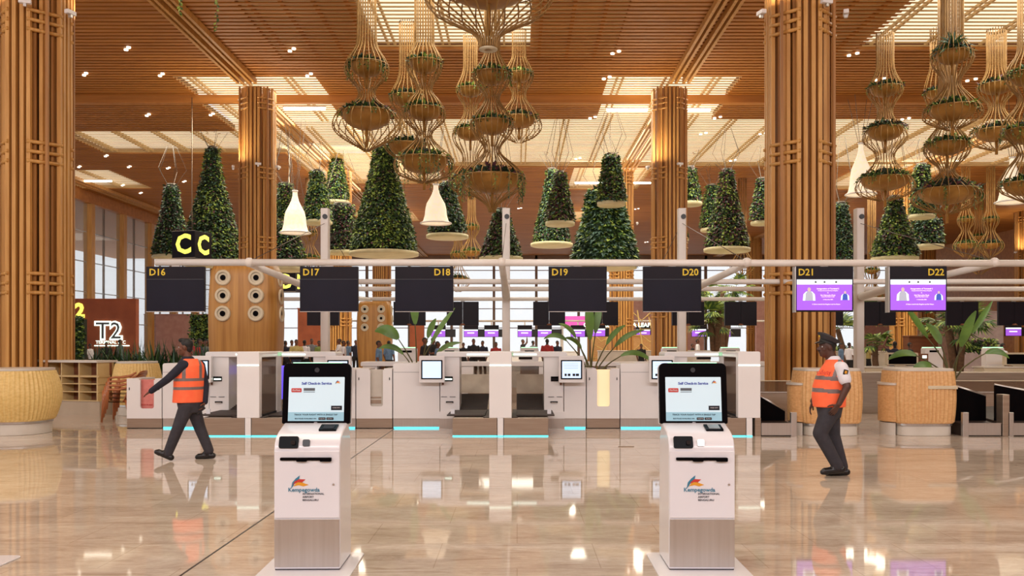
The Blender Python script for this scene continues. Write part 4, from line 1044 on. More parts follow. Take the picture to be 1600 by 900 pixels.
cones=[
('dark plant cone beside the left gantry end, left of the bigger cone',268,50,290,398,9,27,(401,29),1300,(6,3,1,2,2)),
('large dark plant cone with a long neck rising behind the letter C cube',332,47,232,408,9,46,(412,48),2600,(6,3,2,1,2)),
('narrow plant cone just right of the left bamboo column',447,49.5,288,352,9,17,(354,19),700,(4,4,4,0,1)),
('dark plant cone below the narrow one, above the letter B cube',447,46,350,415,16,31,(420,32),900,(7,2,1,2,1)),
('plant cone with pale tips left of the gantry post behind D17',496,49,268,344,9,21,(347,23),900,(4,3,3,1,3)),
('small plant cone with pale tray, highest in the left group',526,54,242,312,7,18,(316,20),800,(3,4,4,0,3)),
('purple tinged plant cone directly behind the gantry post above D17',535,51,320,390,17,23,(394,25),900,(4,2,1,5,1)),
('huge green plant cone in the centre left with a wide cream tray',600,44,232,390,15,49,(396,54),3400,(5,4,3,1,1)),
('plant cone behind the central bell lamp',699,47,286,362,9,28,(369,33),1100,(4,3,1,1,4)),
('plant cone with reddish leaves behind the middle gantry post',783,46,328,402,10,30,(404,34),1200,(4,3,1,4,1)),
('tall slim plant cone behind the pink flecked one left of centre right',862,52,265,378,7,27,(382,33),1200,(5,4,1,1,3)),
('pink flecked plant cone with a small pale tray',875,44,270,344,7,21,(349,23),900,(3,4,3,5,1)),
('huge plant cone with broad blue green leaves behind signs D19 and D20',945,47,300,412,22,46,(417,50),2600,(3,3,2,0,6)),
('small dark topped plant cone in front of the huge blue green one',955,42,243,314,10,21,(318,22),1000,(5,4,2,2,2)),
('plant cone cut by the right bamboo column',1077,52,262,314,8,17,(318,20),600,(4,4,4,1,1)),
('narrow plant cone left of the wide purple one',1112,55,290,355,8,17,(359,17),600,(4,5,2,1,1)),
('wide purple plant cone with a cream tray right of the D20 post',1136,46,266,385,8,31,(390,36),1700,(4,2,2,5,1)),
('narrow plant cone touching the left edge of the officer\'s column',1191,50,280,344,7,18,(348,18),700,(4,3,3,2,3)),
('plant cone just right of the officer\'s column',1314,48,318,405,8,22,None,900,(4,3,1,1,4)),
('dark green plant cone above sign D22 with a cream tray',1398,46,308,400,9,33,(404,35),1500,(5,4,3,2,1)),
('upper plant cone between the two right basket stacks',1440,48,258,334,9,17,(338,20),700,(4,4,3,1,1)),
('stubby plant cone under the wide trailing basket at the right',1447,50,342,380,20,24,(385,26),600,(4,3,2,2,4)),
('tiny far plant cone between the bamboo column and post at D20',1064,60,345,372,4,10,(374,12),250,(4,4,2,1,1)),
]
for k,cv in enumerate(cones):
    lb,px,d,y0,y1,r0,r1,dk,n,w=cv
    cone(lb,px,d,y0,y1,r0,r1,dk,int(n*2.2),w,seed=k,Ls=(1.5 if 'broad blue' in lb else .74))
# bell lamps
for k,(px,d,y0,y1,r,lb) in enumerate(((461,44,300,364,24,'glowing white bell lamp left of the gantry post above D17'),(681,42,290,349,24,'glowing white bell lamp below the trailing basket in the centre'),(1345,40,226,304,23,'glowing white bell lamp right of the officer\'s column'),(1582,40,248,316,25,'glowing white bell lamp near the right edge'))):
    s=F/d; zt=H+(VY-y0)/s; zb=H+(VY-y1)/s; h=zt-zb
    t=thing('bell_lamp',lb,'lamp',((px-VX)/s,d,0),0,'hanging bell lamps')
    R0=r/s
    q=MB().lathe([(R0,0),(R0*.83,h*.06),(R0*.73,h*.2),(R0*.68,h*.38),(R0*.60,h*.52),(R0*.40,h*.66),(R0*.25,h*.78),(R0*.17,h*.9),(R0*.15,h)],(0,0,zb),28,caps=False)
    q.build('shade',M_shade,t); MB().tube([(R0*math.cos(2*PI*i/28),R0*math.sin(2*PI*i/28),zb) for i in range(29)],.035,6,caps=False).build('hem_ring',M_white,t)
    MB().lathe([(R0*.2,0),(R0*.2,.08)],(0,0,zt),12).build('cap',M_white,t)
    for i in range(4):
        a=PI/4+PI/2*i; MB().tube([(.1*math.cos(a),.1*math.sin(a),zt+.05),(.6*math.cos(a),.6*math.sin(a),12.66)],.012,4).build('cable',M_cable,t)
# ================================================================= floor plants
def blade(q,pts,wid,mi=0,fold=.25,face=None):
    face=face or Vector((0,0,1))
    """broad leaf along a curved spine"""
    pts=[Vector(p) for p in pts]; k=len(pts); vs=[]
    for i,p in enumerate(pts):
        t=(pts[min(i+1,k-1)]-pts[max(i-1,0)]).normalized(); sd=t.cross(face)
        if sd.length<.05: sd=Vector((1,0,0))
        sd.normalize(); n=sd.cross(t)
        w=wid[i]; vs+=[p-sd*w+n*w*fold,p,p+sd*w+n*w*fold]
    fs=[]
    for i in range(k-1):
        for j in range(2): a=i*3+j; fs.append((a,a+1,a+4,a+3))
    q.add(vs,fs,mi,True)
def broadleaf(label,x,y,z,leaves,pot=True):
    t=thing('broadleaf_plant',label,'plant',(x,y,z),0,'broad leaved potted plants')
    MB().lathe([(.24,0),(.30,.55),(.32,.60),(.28,.60),(.26,.52)],(0,0,0),24).build('pot',M_brown,t)
    MB().lathe([(.27,0),(.02,.03)],(0,0,.55),16).build('soil',M_soil,t)
    for (dx,dz,dy,ln,w,droop) in leaves:   # tip of stalk and leaf length
        base=Vector((R.uniform(-.06,.06),R.uniform(-.05,.05),.5)); st=Vector((dx,dy,dz))
        mid=base.lerp(st,.5)+Vector((-dx*.18,0,.12))
        q=MB().tube([base,base.lerp(mid,.5)+Vector((-dx*.06,0,.04)),mid,mid.lerp(st,.5)+Vector((dx*.02,0,.03)),st],[.022,.02,.017,.014,.011],6)
        q.build('stalk',M_stem,t)
        dir_=(st-mid).normalized(); pts=[];wid=[]
        g=dir_.copy(); p=st.copy(); n_=9
        for i in range(n_+1):
            u=i/n_; pts.append(p.copy()); wid.append(w*math.sin(PI*min(1,(u*.93+.05)))**.75*(1-.25*u)+.002)
            g=(g+Vector((dir_.x*.03,0,-droop*.16))).normalized(); p=p+g*ln/n_
        q=MB(); blade(q,pts,wid,face=Vector((R.uniform(-.5,.5),-1,R.uniform(.1,.6)))); q.build('leaf',M_banana,t,fix=False)
    return t
# leaves: stalk end (dx,dz,dy), blade length, half width, droop
broadleaf('broad leaved plant behind the open slot cabinet, left of the pale blue screen',(653-VX)*20/F,20.0,0,[(-.05,2.05,-.1,.85,.11,.2),(-.45,1.72,.1,.62,.15,1.0),(.30,1.62,.0,.95,.07,.1),(-.35,1.38,.15,.65,.07,1.0),(.42,1.4,.1,.6,.06,.6),(.2,1.75,.2,.5,.08,.5)])
broadleaf('tall broad leaved plant between the listed screen and the cream niche cabinet',(925-VX)*19.5/F,19.5,0,[(-.05,1.70,-.1,1.0,.11,.1),(.08,1.85,.1,.75,.09,.1),(-.55,1.68,.1,.55,.06,1.1),(.50,1.55,.0,.75,.07,.5),(.62,1.35,-.1,.75,.07,1.1),(-.35,1.75,.1,.5,.06,.8),(-.22,1.5,.2,.5,.06,.9),(.3,1.6,-.2,.6,.07,.5)])
broadleaf('sprawling broad leaved plant behind the D22 wicker counter',(1487-VX)*20/F,20.0,0,[(.45,1.85,.0,.85,.08,-.1),(.15,1.55,-.1,.85,.13,.5),(-.5,1.75,.1,.9,.12,-.2),(-.75,1.35,.1,.65,.09,.9),(.7,1.4,-.1,.55,.08,1.1),(-.5,1.1,-.1,.55,.13,1.2),(-.15,1.6,.2,.6,.1,.7)])
def palm(label,x,y,z0,h,n,L,seed,trunks=3,fan=True):
    rnd=random.Random(seed)
    t=thing('fan_palm',label,'palm',(x,y,z0),0,'fan palms in the planters')
    for k in range(trunks):
        a=2*PI*k/trunks+.4; lean=.22*h if trunks>1 else .03
        top=Vector((lean*math.cos(a)*rnd.uniform(.6,1.2),lean*math.sin(a)*.6,h*rnd.uniform(.7,1.0)))
        MB().tube([(.12*math.cos(a),.12*math.sin(a),0),(top.x*.5,top.y*.5,top.z*.5),top],[.17,.14,.12],9).build('trunk',M_trunk,t)
        q=MB()
        for _ in range(int(1.7*n)//trunks):
            a2=rnd.uniform(0,2*PI); el=rnd.uniform(-.35,1.1); dr=Vector((math.cos(a2)*math.cos(el),math.sin(a2)*math.cos(el),math.sin(el)))
            p0=top+Vector((0,0,rnd.uniform(-.35,.05))); p1=p0+dr*L*.55
            q.tube([p0,p1],.012,3,mi=1)
            sd=dr.cross(Vector((0,0,1))).normalized(); up=sd.cross(dr)
            for j in range(11):
                b=-1.3+2.6*j/10; dd=dr*math.cos(b)+sd*math.sin(b)
                leaf(q,p1,dd+Vector((0,0,-.25)),up,L*.55*rnd.uniform(.85,1.1),.10,0 if rnd.random()<.6 else 2)
        q.build('fronds',[M_leafs[1],M_stem,M_leafs[2]],t,fix=False)
    return t
palm('cluster of fan palms with several trunks behind the right kiosk and D20',(1118-VX)*45/F,45,1.2,2.2,26,1.25,1,4)
palm('fan palm just right of the officer\'s column behind sign D21',(1330-VX)*44/F,44,.0,3.2,16,1.2,2,2)
palm('thick palm cluster behind the leaves right of sign D22',(1495-VX)*38/F,38,.3,2.6,24,1.3,3,4)
palm('slim palm between the gantry post and the D22 counter',(1367-VX)*42/F,42,.0,2.4,14,.9,4,1)
palm('tall dark leaved palm crown above the blank screens right of D20',(1128-VX)*52/F,52,1.0,4.2,20,1.2,5,3)
# grassy bush behind the left counters
t=thing('grass_bush','wide bush of dark spiky grass behind the shelf unit and chairs','plant',(-10.4,25.6,0)); rnd=random.Random(5)
MB().prism([(1.9*math.cos(2*PI*i/24),.7*math.sin(2*PI*i/24)) for i in range(24)],'z',0,.75).build('planter',M_stone,t,bevel=.02)
for k in range(7):
    cx=-1.5+3.0*k/6; q=MB()
    for _ in range(110):
        a=rnd.uniform(0,2*PI); el=rnd.uniform(.15,1.5); ln=rnd.uniform(.6,1.15); d_=Vector((math.cos(a)*math.cos(el),math.sin(a)*math.cos(el),math.sin(el)))
        p=Vector((cx+rnd.uniform(-.3,.3),rnd.uniform(-.4,.4),.72)); pts=[p+d_*ln*u+Vector((0,0,-.25*u*u*math.cos(el)))*ln for u in (0,.35,.7,1)]
        blade(q,pts,[.022,.028,.018,.002],rnd.choices((0,1,2),(5,3,1))[0],.4)
    q.build('grass_clump',[M_leafs[0],M_leafs[1],M_leafs[4]],t,fix=False)
# green walls / hedges
def hedge(label,x0,x1,y,z0,z1,n,seed,w=(6,4,2,0,1)):
    rnd=random.Random(seed); q=MB().box(x0+.1,x1-.1,y,y+.4,z0,z1-.1)
    for _ in range(n):
        p=Vector((rnd.uniform(x0,x1),y-rnd.uniform(0,.15),rnd.uniform(z0,z1))); leaf(q,p,Vector((rnd.uniform(-.7,.7),-.8,rnd.uniform(-.8,.5))),Vector((0,-1,.5)),rnd.uniform(.15,.34),.13,1+rnd.choices(range(5),w)[0])
    return tag(q.build('hedge',FM,fix=False),label,'hedge')
a=at(112,0,42); hedge('dark green hedge standing before the T2 wall, beside the near left column',a.x,at(133,0,42).x,42,0,at(0,495,42).z,900,3)
hedge('low dark foliage in the gaps left of the near left column',-22,-19.5,36,0,2.6,500,4)
hedge('green planting in the distance left of the large port tower',at(296,0,70).x,at(333,0,70).x,70,0,at(0,490,70).z,900,5,(2,5,5,0,1))
hedge('green planting behind the rightmost kiosk, above the planter wall',at(1500,0,46.3).x,at(1550,0,46.3).x,46.1,1.25,at(0,545,46).z+.5,500,6,(4,4,3,2,0))
hedge('green planting behind the shoulder of the officer',at(1305,0,46.3).x,at(1340,0,46.3).x,46.95,0,at(0,540,46).z,400,7,(4,4,3,0,0))

# spiky tuft standing on the topmost bowl of the tall right basket, and two loose vines at the upper left
def tuft(label,px,py,d,n,L_,seed,nm='grass_tuft',cat='plant'):
    rnd=random.Random(seed); p0=at(px,py,d); q=MB()
    for _ in range(n):
        a=rnd.uniform(0,2*PI); el=rnd.uniform(.0,1.4); d_=Vector((math.cos(a)*math.cos(el),math.sin(a)*math.cos(el),math.sin(el))); ln=L_*rnd.uniform(.6,1)
        blade(q,[p0+d_*ln*u+Vector((0,0,-.5*u*u*math.cos(el)*ln)) for u in (0,.35,.7,1)],[.03,.035,.02,.003],rnd.choice((0,1)),.4,Vector((rnd.uniform(-1,1),-1,.5)))
    return tag(q.build(nm,[M_leafs[4],M_leafs[1]],fix=False),label,cat)
tuft('spiky blue green grass tuft crowning the tall rod basket at the upper right',1488,74,27.3,90,.75,5)
for px,y0,y1,d,lb in ((283,-4,22,22,'short loose vine hanging from the ceiling at the upper left'),(340,-4,48,22,'longer loose vine hanging from the ceiling at the upper left')):
    a=at(px,y0,d); b=at(px-2,y1,d); q=MB(); a=Vector((a.x,a.y,12.98)); q.tube([a,a.lerp(b,.5)+Vector((.04,0,0)),b],.006,4,mi=0); rnd=random.Random(px)
    for i in range(60):
        p=a.lerp(b,.4+.6*rnd.random()); leaf(q,p,Vector((rnd.uniform(-1,1),rnd.uniform(-1,1),-.6)),Vector((0,-1,.3)),.10,.06,rnd.choice((1,2)))
    tag(q.build('hanging_vine',[M_stem,M_leafs[1],M_leafs[2]],fix=False),lb,'vine')
# ================================================================= people
M_skin=mat('skin_brown',rgb(112,68,48),0.5,var=rgb(98,58,40),scale=14)
M_skind=mat('skin_dark',rgb(84,52,40),0.5,var=rgb(72,44,34),scale=14)
M_hair=mat('hair_black',rgb(22,18,18),0.6,var=rgb(14,12,12),scale=30)
M_navy=mat('cloth_navy',rgb(32,32,48),0.85,var=rgb(26,26,40),scale=20)
M_trou=mat('cloth_charcoal',rgb(58,54,60),0.85,var=rgb(48,45,51),scale=16)
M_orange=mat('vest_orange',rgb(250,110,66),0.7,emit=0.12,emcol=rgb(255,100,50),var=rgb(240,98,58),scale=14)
M_refl=mat('vest_reflective_grey',rgb(128,112,110),0.4,var=rgb(116,100,98),scale=16)
M_shirtw=mat('cloth_white',rgb(232,228,234),0.8,var=rgb(220,216,224),scale=14)
M_shoe=mat('shoe_black',rgb(26,22,24),0.35,var=rgb(18,16,18),scale=14)
M_cap=mat('cap_charcoal',rgb(50,44,48),0.6,var=rgb(42,37,41),scale=14)
M_eye=mat('eye_white',rgb(150,138,130),0.3,var=rgb(215,210,205),scale=20)
def remesh(mb,name,mats,parent,vox=.012,smooth=4,split=None,thick=None):
    me=bpy.data.meshes.new('t'); me.from_pydata(mb.v,[],mb.f); me.update()
    bm=bmesh.new(); bm.from_mesh(me); bmesh.ops.recalc_face_normals(bm,faces=bm.faces); bm.to_mesh(me); bm.free()
    o=bpy.data.objects.new('t',me); C.objects.link(o)
    r=o.modifiers.new('r','REMESH'); r.mode='VOXEL'; r.voxel_size=vox; r.use_smooth_shade=True
    s=o.modifiers.new('s','SMOOTH'); s.factor=.5; s.iterations=smooth
    dg=bpy.context.evaluated_depsgraph_get(); dg.update()
    nm=bpy.data.meshes.new_from_object(o.evaluated_get(dg)); nm.name=name
    bpy.data.objects.remove(o)
    nm.materials.clear()
    for m in mats: nm.materials.append(m)
    for p in nm.polygons: p.use_smooth=True
    if split:
        for p in nm.polygons: p.material_index=split(p.center,p.normal)
    ob=bpy.data.objects.new(name,nm); C.objects.link(ob); ob.parent=parent
    return ob
def limb(q,pts,rs,n=14):
    for i in range(len(pts)-1): q.cap(pts[i],pts[i+1],rs[i],rs[i+1],n)
def rings(q,rs,f,n=28):
    """torso from stacked ellipses: (centre, half width, half depth, yaw vector f=forward)"""
    vs=[]
    for c,a,b in rs:
        l=Vector((-f.y,f.x,0))
        for j in range(n):
            t=2*PI*j/n; vs.append(Vector(c)+l*a*math.cos(t)+f*b*math.sin(t))
    k=len(rs); fs=[(i*n+j,i*n+(j+1)%n,(i+1)*n+(j+1)%n,(i+1)*n+j) for i in range(k-1) for j in range(n)]
    fs+=[tuple(reversed(range(n))),tuple((k-1)*n+j for j in range(n))]
    q.add(vs,fs)
def hand(q,wr,dr,palm_n,sc=1.0,curl=.5):
    """palm plus five unequal bent fingers. dr: direction of fingers, palm_n: direction the palm faces"""
    dr=dr.normalized(); n=(palm_n-dr*palm_n.dot(dr)).normalized(); s=dr.cross(n)
    pc=wr+dr*.05*sc
    for k in (-1,-.33,.33,1): q.cap(wr+s*k*.014*sc+dr*.01,wr+dr*.09*sc+s*k*.028*sc,.014*sc,.0125*sc,8)
    for k,(o,L_) in enumerate(((-1,.066),(-.33,.078),(.33,.074),(1,.058))):
        p=wr+dr*.088*sc+s*o*.030*sc; d=dr+s*o*.08
        for j,fr in enumerate((.42,.33,.25)):
            d=(d+n*curl*(.35+.25*j)).normalized(); p2=p+d*L_*fr*sc; q.cap(p,p2,(.0088-.0008*j)*sc,(.0082-.0008*j)*sc,8); p=p2
    p=wr+dr*.03*sc-s*.026*sc; d=(dr*.6-s*.8+n*.3).normalized()
    for j,L_ in enumerate((.034,.030,.024)): p2=p+d*L_*sc; q.cap(p,p2,.0115*sc,.0095*sc,8); p=p2; d=(d+dr*.5+n*.2).normalized()
def head(q,c,f,up=Vector((0,0,1)),s=1.0):
    """skull, jaw, nose, lips, ears around c (centre of skull), facing f"""
    f=f.normalized(); l=up.cross(f).normalized(); u=f.cross(l)
    rot=Matrix((l,f,u)).transposed()
    q.ell(c+u*.03*s-f*.012*s,(.073*s,.093*s,.090*s),18,14,rot)
    q.ell(c-u*.030*s+f*.022*s,(.058*s,.066*s,.085*s),16,12,rot)
    q.ell(c-u*.078*s+f*.052*s,(.034*s,.030*s,.026*s),12,8,rot)      # chin
    q.cap(c+u*.018*s+f*.082*s,c-u*.018*s+f*.106*s,.010*s,.0155*s,8) # nose
    q.ell(c-u*.022*s+f*.094*s,(.020*s,.012*s,.010*s),10,6,rot)
    q.ell(c-u*.046*s+f*.084*s,(.026*s,.012*s,.0075*s),10,6,rot); q.ell(c-u*.057*s+f*.082*s,(.022*s,.012*s,.008*s),10,6,rot)
    q.ell(c+u*.036*s+f*.075*s,(.048*s,.016*s,.010*s),12,6,rot)      # brow
    for k in (-1,1):
        q.ell(c+l*k*.045*s-u*.016*s+f*.050*s,(.022*s,.024*s,.022*s),10,6,rot)
        q.ell(c+l*k*.076*s-f*.008*s+u*.002*s,(.010*s,.020*s,.032*s),10,8,rot)
    return l,u
def shoe(q,ank,toe_dir,up_,L=.27,r=.048):
    t=toe_dir.normalized(); u=(up_-t*up_.dot(t)).normalized()
    heel=ank-t*.055-u*.055; q.cap(heel,heel+t*.12,.043,.044,12); q.cap(heel+t*.10,heel+t*(L-.085),.045,.041,12); q.cap(heel+t*(L-.10)-u*.006,heel+t*(L-.06)-u*.010,.042,.034,12)
    q.cap(ank+u*.015,heel+t*.07+u*.01,.047,.044,12); q.cap(ank+u*.03,heel+t*.13,.040,.040,12)
def eyes(par,c,f,l,u,s=1):
    for k in (-1,1):
        e=MB().ell(c+l*k*.030*s+u*.012*s+f*.067*s,(.011*s,)*3,10,8).build('eye',M_eye,par); MB().ell(c+l*k*.031*s+u*.012*s+f*.0755*s,(.005*s,)*3,8,6).build('pupil',M_hair,e)
# ------------------------------------------------ walking man, left
d=12.4
t=thing('person','man walking left in a navy top and orange reflective vest, one arm stretched forward','person',(0,0,0))
def J(px,py,dd=0): return at(px,py,d+dd)
tf=Vector((-.62,.78,0)).normalized()      # chest turned away
pel=J(297,630); hd=J(288.5,543.5,-.02); nk=J(294,562)
q=MB(); hf=Vector((-.97,-.22,-.06)).normalized(); l_,u_=head(q,hd,hf)
limb(q,[nk+Vector((.01,0,-.02)),hd+Vector((.012,.01,-.03))],[.062,.056])
rings(q,[(pel+Vector((0,0,-.08)),.13,.10),(pel,.155,.115),(J(297,612),.14,.10),(J(296,590),.155,.11),(J(297,573),.16,.10),(J(295,564),.08,.07)],tf)
LS=J(285.5,571,-.13);LE=J(262,592.5,-.24);LW=J(236.5,611,-.20)
RS=J(313,571,.12);RE=J(320.5,601,.13);RW=J(320.5,628,.06)
for a,b_,c_ in ((LS,LE,LW),(RS,RE,RW)): limb(q,[a,b_,c_],[.055,.042,.029])
LA=J(263,706,-.14);LK=J(278,669,-.14);LH=J(292,634,-.07)
RA=J(327,706,.12);RK=J(312,668,.12);RH=J(301,634,.07)
limb(q,[LH,LK,LA],[.085,.058,.042]); limb(q,[RH,RK,RA],[.085,.058,.042])
hand(q,LW,J(228.5,615.5,-.16)-LW,Vector((.1,.5,-1)),1.0,.35); hand(q,RW+Vector((0,0,-.005)),J(315,641,.0)-RW,Vector((-1,-.2,.3)),1.0,.8)
remesh(q,'body',[M_skin],t,.0065,3)
eyes(t,hd,hf,l_,u_)
q=MB(); rot=Matrix((l_,hf,u_)).transposed()
q.ell(hd+u_*.048-hf*.028,(.081,.093,.083),18,14,rot); q.ell(hd-hf*.058-u_*.005,(.068,.050,.070),14,10,rot); q.ell(hd+u_*.108+hf*.025,(.058,.055,.030),12,8,rot)
remesh(q,'hair',[M_hair],t,.010,2)
# navy top
q=MB(); limb(q,[LS+Vector((.02,.02,0)),LS,LE,LW],[.07,.068,.054,.041]); limb(q,[RS,RE,RW],[.068,.054,.041]); 
rings(q,[(pel+Vector((0,0,.02)),.175,.13),(J(296,600),.165,.125),(J(296,578),.175,.12),(J(295,566),.15,.10),(J(293.5,560),.085,.08),(J(293.5,556.5),.068,.068)],tf)
remesh(q,'navy_top',[M_navy],t,.012,3)
# vest
q=MB(); rings(q,[(J(294,628.5),.212,.165),(J(294.5,612),.205,.160),(J(295,595),.205,.155),(J(296,580),.205,.148),(J(297.5,571),.185,.135),(J(297.5,565),.15,.115),(J(297,560.5),.10,.09)],tf)
def vs(c,n):
    z=c.z; za=J(0,594,0).z; zb=J(0,607,0).z
    if abs(z-J(0,592.5).z)<.021 or abs(z-J(0,606).z)<.021: return 1
    l=Vector((-tf.y,tf.x,0)); s_=(c-J(296,580)).dot(l)
    if z>J(0,592).z and abs(abs(s_)-.115)<.022: return 1
    return 0
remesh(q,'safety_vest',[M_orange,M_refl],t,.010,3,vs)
# trousers and shoes
q=MB(); rings(q,[(pel+Vector((0,0,-.13)),.15,.12),(pel,.175,.135),(pel+Vector((0,0,.06)),.165,.13)],tf)
limb(q,[LH,LK,LA+Vector((.01,0,.02))],[.105,.080,.066]); limb(q,[RH,RK,RA+Vector((-.004,0,.02))],[.105,.080,.066]); limb(q,[LA+Vector((.01,0,.02)),LA+Vector((.0,0,-.02))],[.066,.060])
remesh(q,'trousers',[M_trou],t,.011,3)
q=MB(); shoe(q,LA+Vector((.01,0,-.005)),Vector((-.93,-.05,.42)),Vector((.4,0,1))); sh=remesh(q,'shoe',[M_shoe],t,.009,2)
q=MB(); shoe(q,RA+Vector((-.01,0,-.0)),Vector((-1,-.1,-.04)),Vector((0,0,1))); remesh(q,'shoe',[M_shoe],t,.009,2)
low=min((o.matrix_world@v.co).z for o in (sh,) for v in o.data.vertices)
q=MB().box(-.035,.035,-.008,.008,-.07,.07).build('held_phone',M_dark,None,bevel=.006); hp=J(312.5,640,-.02); q.location=hp; q.rotation_euler=(0,.9,.3)
tag(q,'dark phone held in the walking man\'s lowered right hand','phone')
# ------------------------------------------------ officer, right
d=10.85
t=thing('person','officer in a peaked cap, white shirt and orange vest, walking left before a wicker counter','person',(0,0,0))
tf=Vector((-.95,.32,0)).normalized()
pel=J(1296,636); hd=J(1291.5,543.5); nk=J(1301,562)
q=MB(); hf=Vector((-.99,-.12,.0)).normalized(); l_,u_=head(q,hd,hf,s=1.05)
limb(q,[nk+Vector((.0,0,-.03)),hd+Vector((.02,.0,-.03))],[.070,.064])
rings(q,[(pel+Vector((0,0,-.08)),.14,.12),(pel,.16,.135),(J(1296,610),.15,.15),(J(1299,588),.16,.145),(J(1304,570),.17,.11),(J(1303,563),.09,.08)],tf)
LS=J(1315,575,-.18);LE=J(1323.5,604,-.26);LW=J(1311,631,-.25)
RS=J(1300,576,.16);RE=J(1282,604,.22);RW=J(1270,627,.20)
limb(q,[LS,LE,LW],[.060,.047,.034]); limb(q,[RS,RE,RW],[.058,.045,.033])
hand(q,LW,Vector((-.65,.15,-1)),Vector((-.2,1,.1)),1.05,.3); hand(q,RW,Vector((-.35,0,-1)),Vector((1,-.4,.1)),1.05,.55)
LH=J(1298,640,-.09);LK=J(1281,677,-.10);LA=J(1308,727,-.09); RH=J(1298,640,.09);RK=J(1302,680,.09);RA=J(1316,729,.08)
limb(q,[LH,LK,LA],[.09,.062,.044]); limb(q,[RH,RK,RA],[.09,.062,.044])
remesh(q,'body',[M_skind],t,.0065,3)
eyes(t,hd,hf,l_,u_,1.05)
q=MB(); rot=Matrix((l_,hf,u_)).transposed()
q.ell(hd+u_*.040-hf*.034,(.081,.088,.075),18,14,rot); q.ell(hd-hf*.062-u_*.005,(.068,.045,.065),14,10,rot); remesh(q,'hair',[M_hair],t,.010,2)
q=MB(); q.ell(hd-u_*.036+hf*.096,(.026,.012,.008),10,6,rot); q.build('moustache',M_hair,t)
# cap: tilted band, wide crown, short peak
capm=thing('c','x','x'); bpy.data.objects.remove(capm)
cu=(Vector((0,0,1))+Vector((.38,0,0))).normalized(); cf=Vector((-1,0,.38)).normalized(); cl=cu.cross(cf).normalized()
rot=Matrix((cl,cf,cu)).transposed(); cc=hd+u_*.062+Vector((.004,0,0))
def capl(prof,n=30):
    vs=[];fs=[]
    for i,(rx,ry,z,fo) in enumerate(prof):
        for j in range(n):
            a=2*PI*j/n; vs.append(cc+rot@Vector((rx*math.cos(a),ry*math.sin(a)+fo,z+ .012*math.sin(a)*(1 if i>1 else 0))))
    k=len(prof)
    for i in range(k-1):
        for j in range(n): fs.append((i*n+j,i*n+(j+1)%n,(i+1)*n+(j+1)%n,(i+1)*n+j))
    fs+=[tuple(range((k-1)*n,k*n))]; return MB().add(vs,fs,0,True)
cap=capl([(.083,.100,-.012,-.01),(.085,.102,.03,-.01),(.128,.145,.062,0),(.126,.143,.074,0),(.08,.09,.088,0),(.01,.01,.092,0)]).build('peaked_cap',M_cap,t)
capl([(.0855,.1025,-.012,-.01),(.087,.104,.022,-.01)]).build('cap_band',M_hair,cap)
q=MB(); vs_=[];n=14
for i in range(n+1):
    a=PI*.14+PI*.72*i/n
    for rr,dz in ((1.0,0),(1.32,-.03),(1.5,-.055)): vs_.append(cc+rot@Vector((.083*math.cos(a)*(1 if rr==1 else 1+.12*(rr-1)),.1*math.sin(a)*rr-.01,-.008+dz*math.sin(a))))
q.add(vs_,[(i*3+k,i*3+k+1,i*3+k+4,i*3+k+3) for i in range(n) for k in range(2)],0,True); q.build('cap_peak',M_shoe,cap)
MB().ell(cc+rot@Vector((0,.112,.045)),(.012,.008,.014),10,8).build('cap_badge',M_yel,cap)
# shirt
q=MB(); E2=LS.lerp(LE,.62); limb(q,[LS+Vector((-.01,.03,0)),LS,E2],[.080,.078,.076]); E3=RS.lerp(RE,.6); limb(q,[RS,E3],[.075,.07])
rings(q,[(pel,.17,.15),(J(1297,606),.165,.16),(J(1301,584),.18,.15),(J(1305,570),.17,.115),(J(1302.5,562),.095,.09),(J(1300.5,556),.076,.078)],tf)
remesh(q,'white_shirt',[M_shirtw],t,.011,3)
# shoulder badge
MB().cbox(LS.lerp(LE,.22)+Vector((.004,-.083,0)),(.055,.010,.062),Matrix.Rotation(.25,3,'Y')).build('sleeve_badge',M_shoe,t,bevel=.004)
MB().cbox(LS.lerp(LE,.22)+Vector((.004,-.090,.0)),(.028,.006,.034),Matrix.Rotation(.25,3,'Y')).build('badge_crest',M_amber,t,bevel=.002)
# vest (longer at the back, sits over a round stomach)
q=MB(); rings(q,[(J(1295.5,635.5),.205,.190),(J(1295,618),.205,.200),(J(1296,602),.205,.195),(J(1298.5,588),.205,.178),(J(1302,575),.19,.145),(J(1303.5,567),.155,.115),(J(1303,561.5),.11,.095)],tf)
def vs2(c,n):
    z=c.z+ .06*(c.x-J(1297,0).x)
    if abs(z-J(0,591).z)<.024 or abs(z-J(0,610.5).z)<.024: return 1
    l=Vector((-tf.y,tf.x,0)); s_=(c-J(1299,580)).dot(l); f_=(c-J(1299,580)).dot(tf)
    if z>J(0,591).z and s_>.02 and abs(f_+.02+ (c.z-J(0,591).z)*.35)<.024: return 1
    return 0
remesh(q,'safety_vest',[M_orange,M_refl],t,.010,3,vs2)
v_=text('vest_print','safety',.075,J(1287,582,-.185),M_red,t,rot=(PI/2,0,-.15))
q=MB(); rings(q,[(pel+Vector((0,0,-.13)),.16,.13),(pel,.185,.155),(pel+Vector((0,0,.06)),.175,.15)],tf)
limb(q,[LH,LK,LA],[.120,.086,.070]); limb(q,[RH,RK,RA],[.112,.082,.070]); remesh(q,'trousers',[M_trou],t,.011,3)
q=MB(); shoe(q,LA+Vector((.0,0,.0)),Vector((-1,-.1,-.08)),Vector((0,0,1)),.30); remesh(q,'shoe',[M_shoe],t,.009,2)
q=MB(); shoe(q,RA+Vector((.0,0,-.012)),Vector((-1,-.05,-.02)),Vector((0,0,1)),.30); remesh(q,'shoe',[M_shoe],t,.009,2)
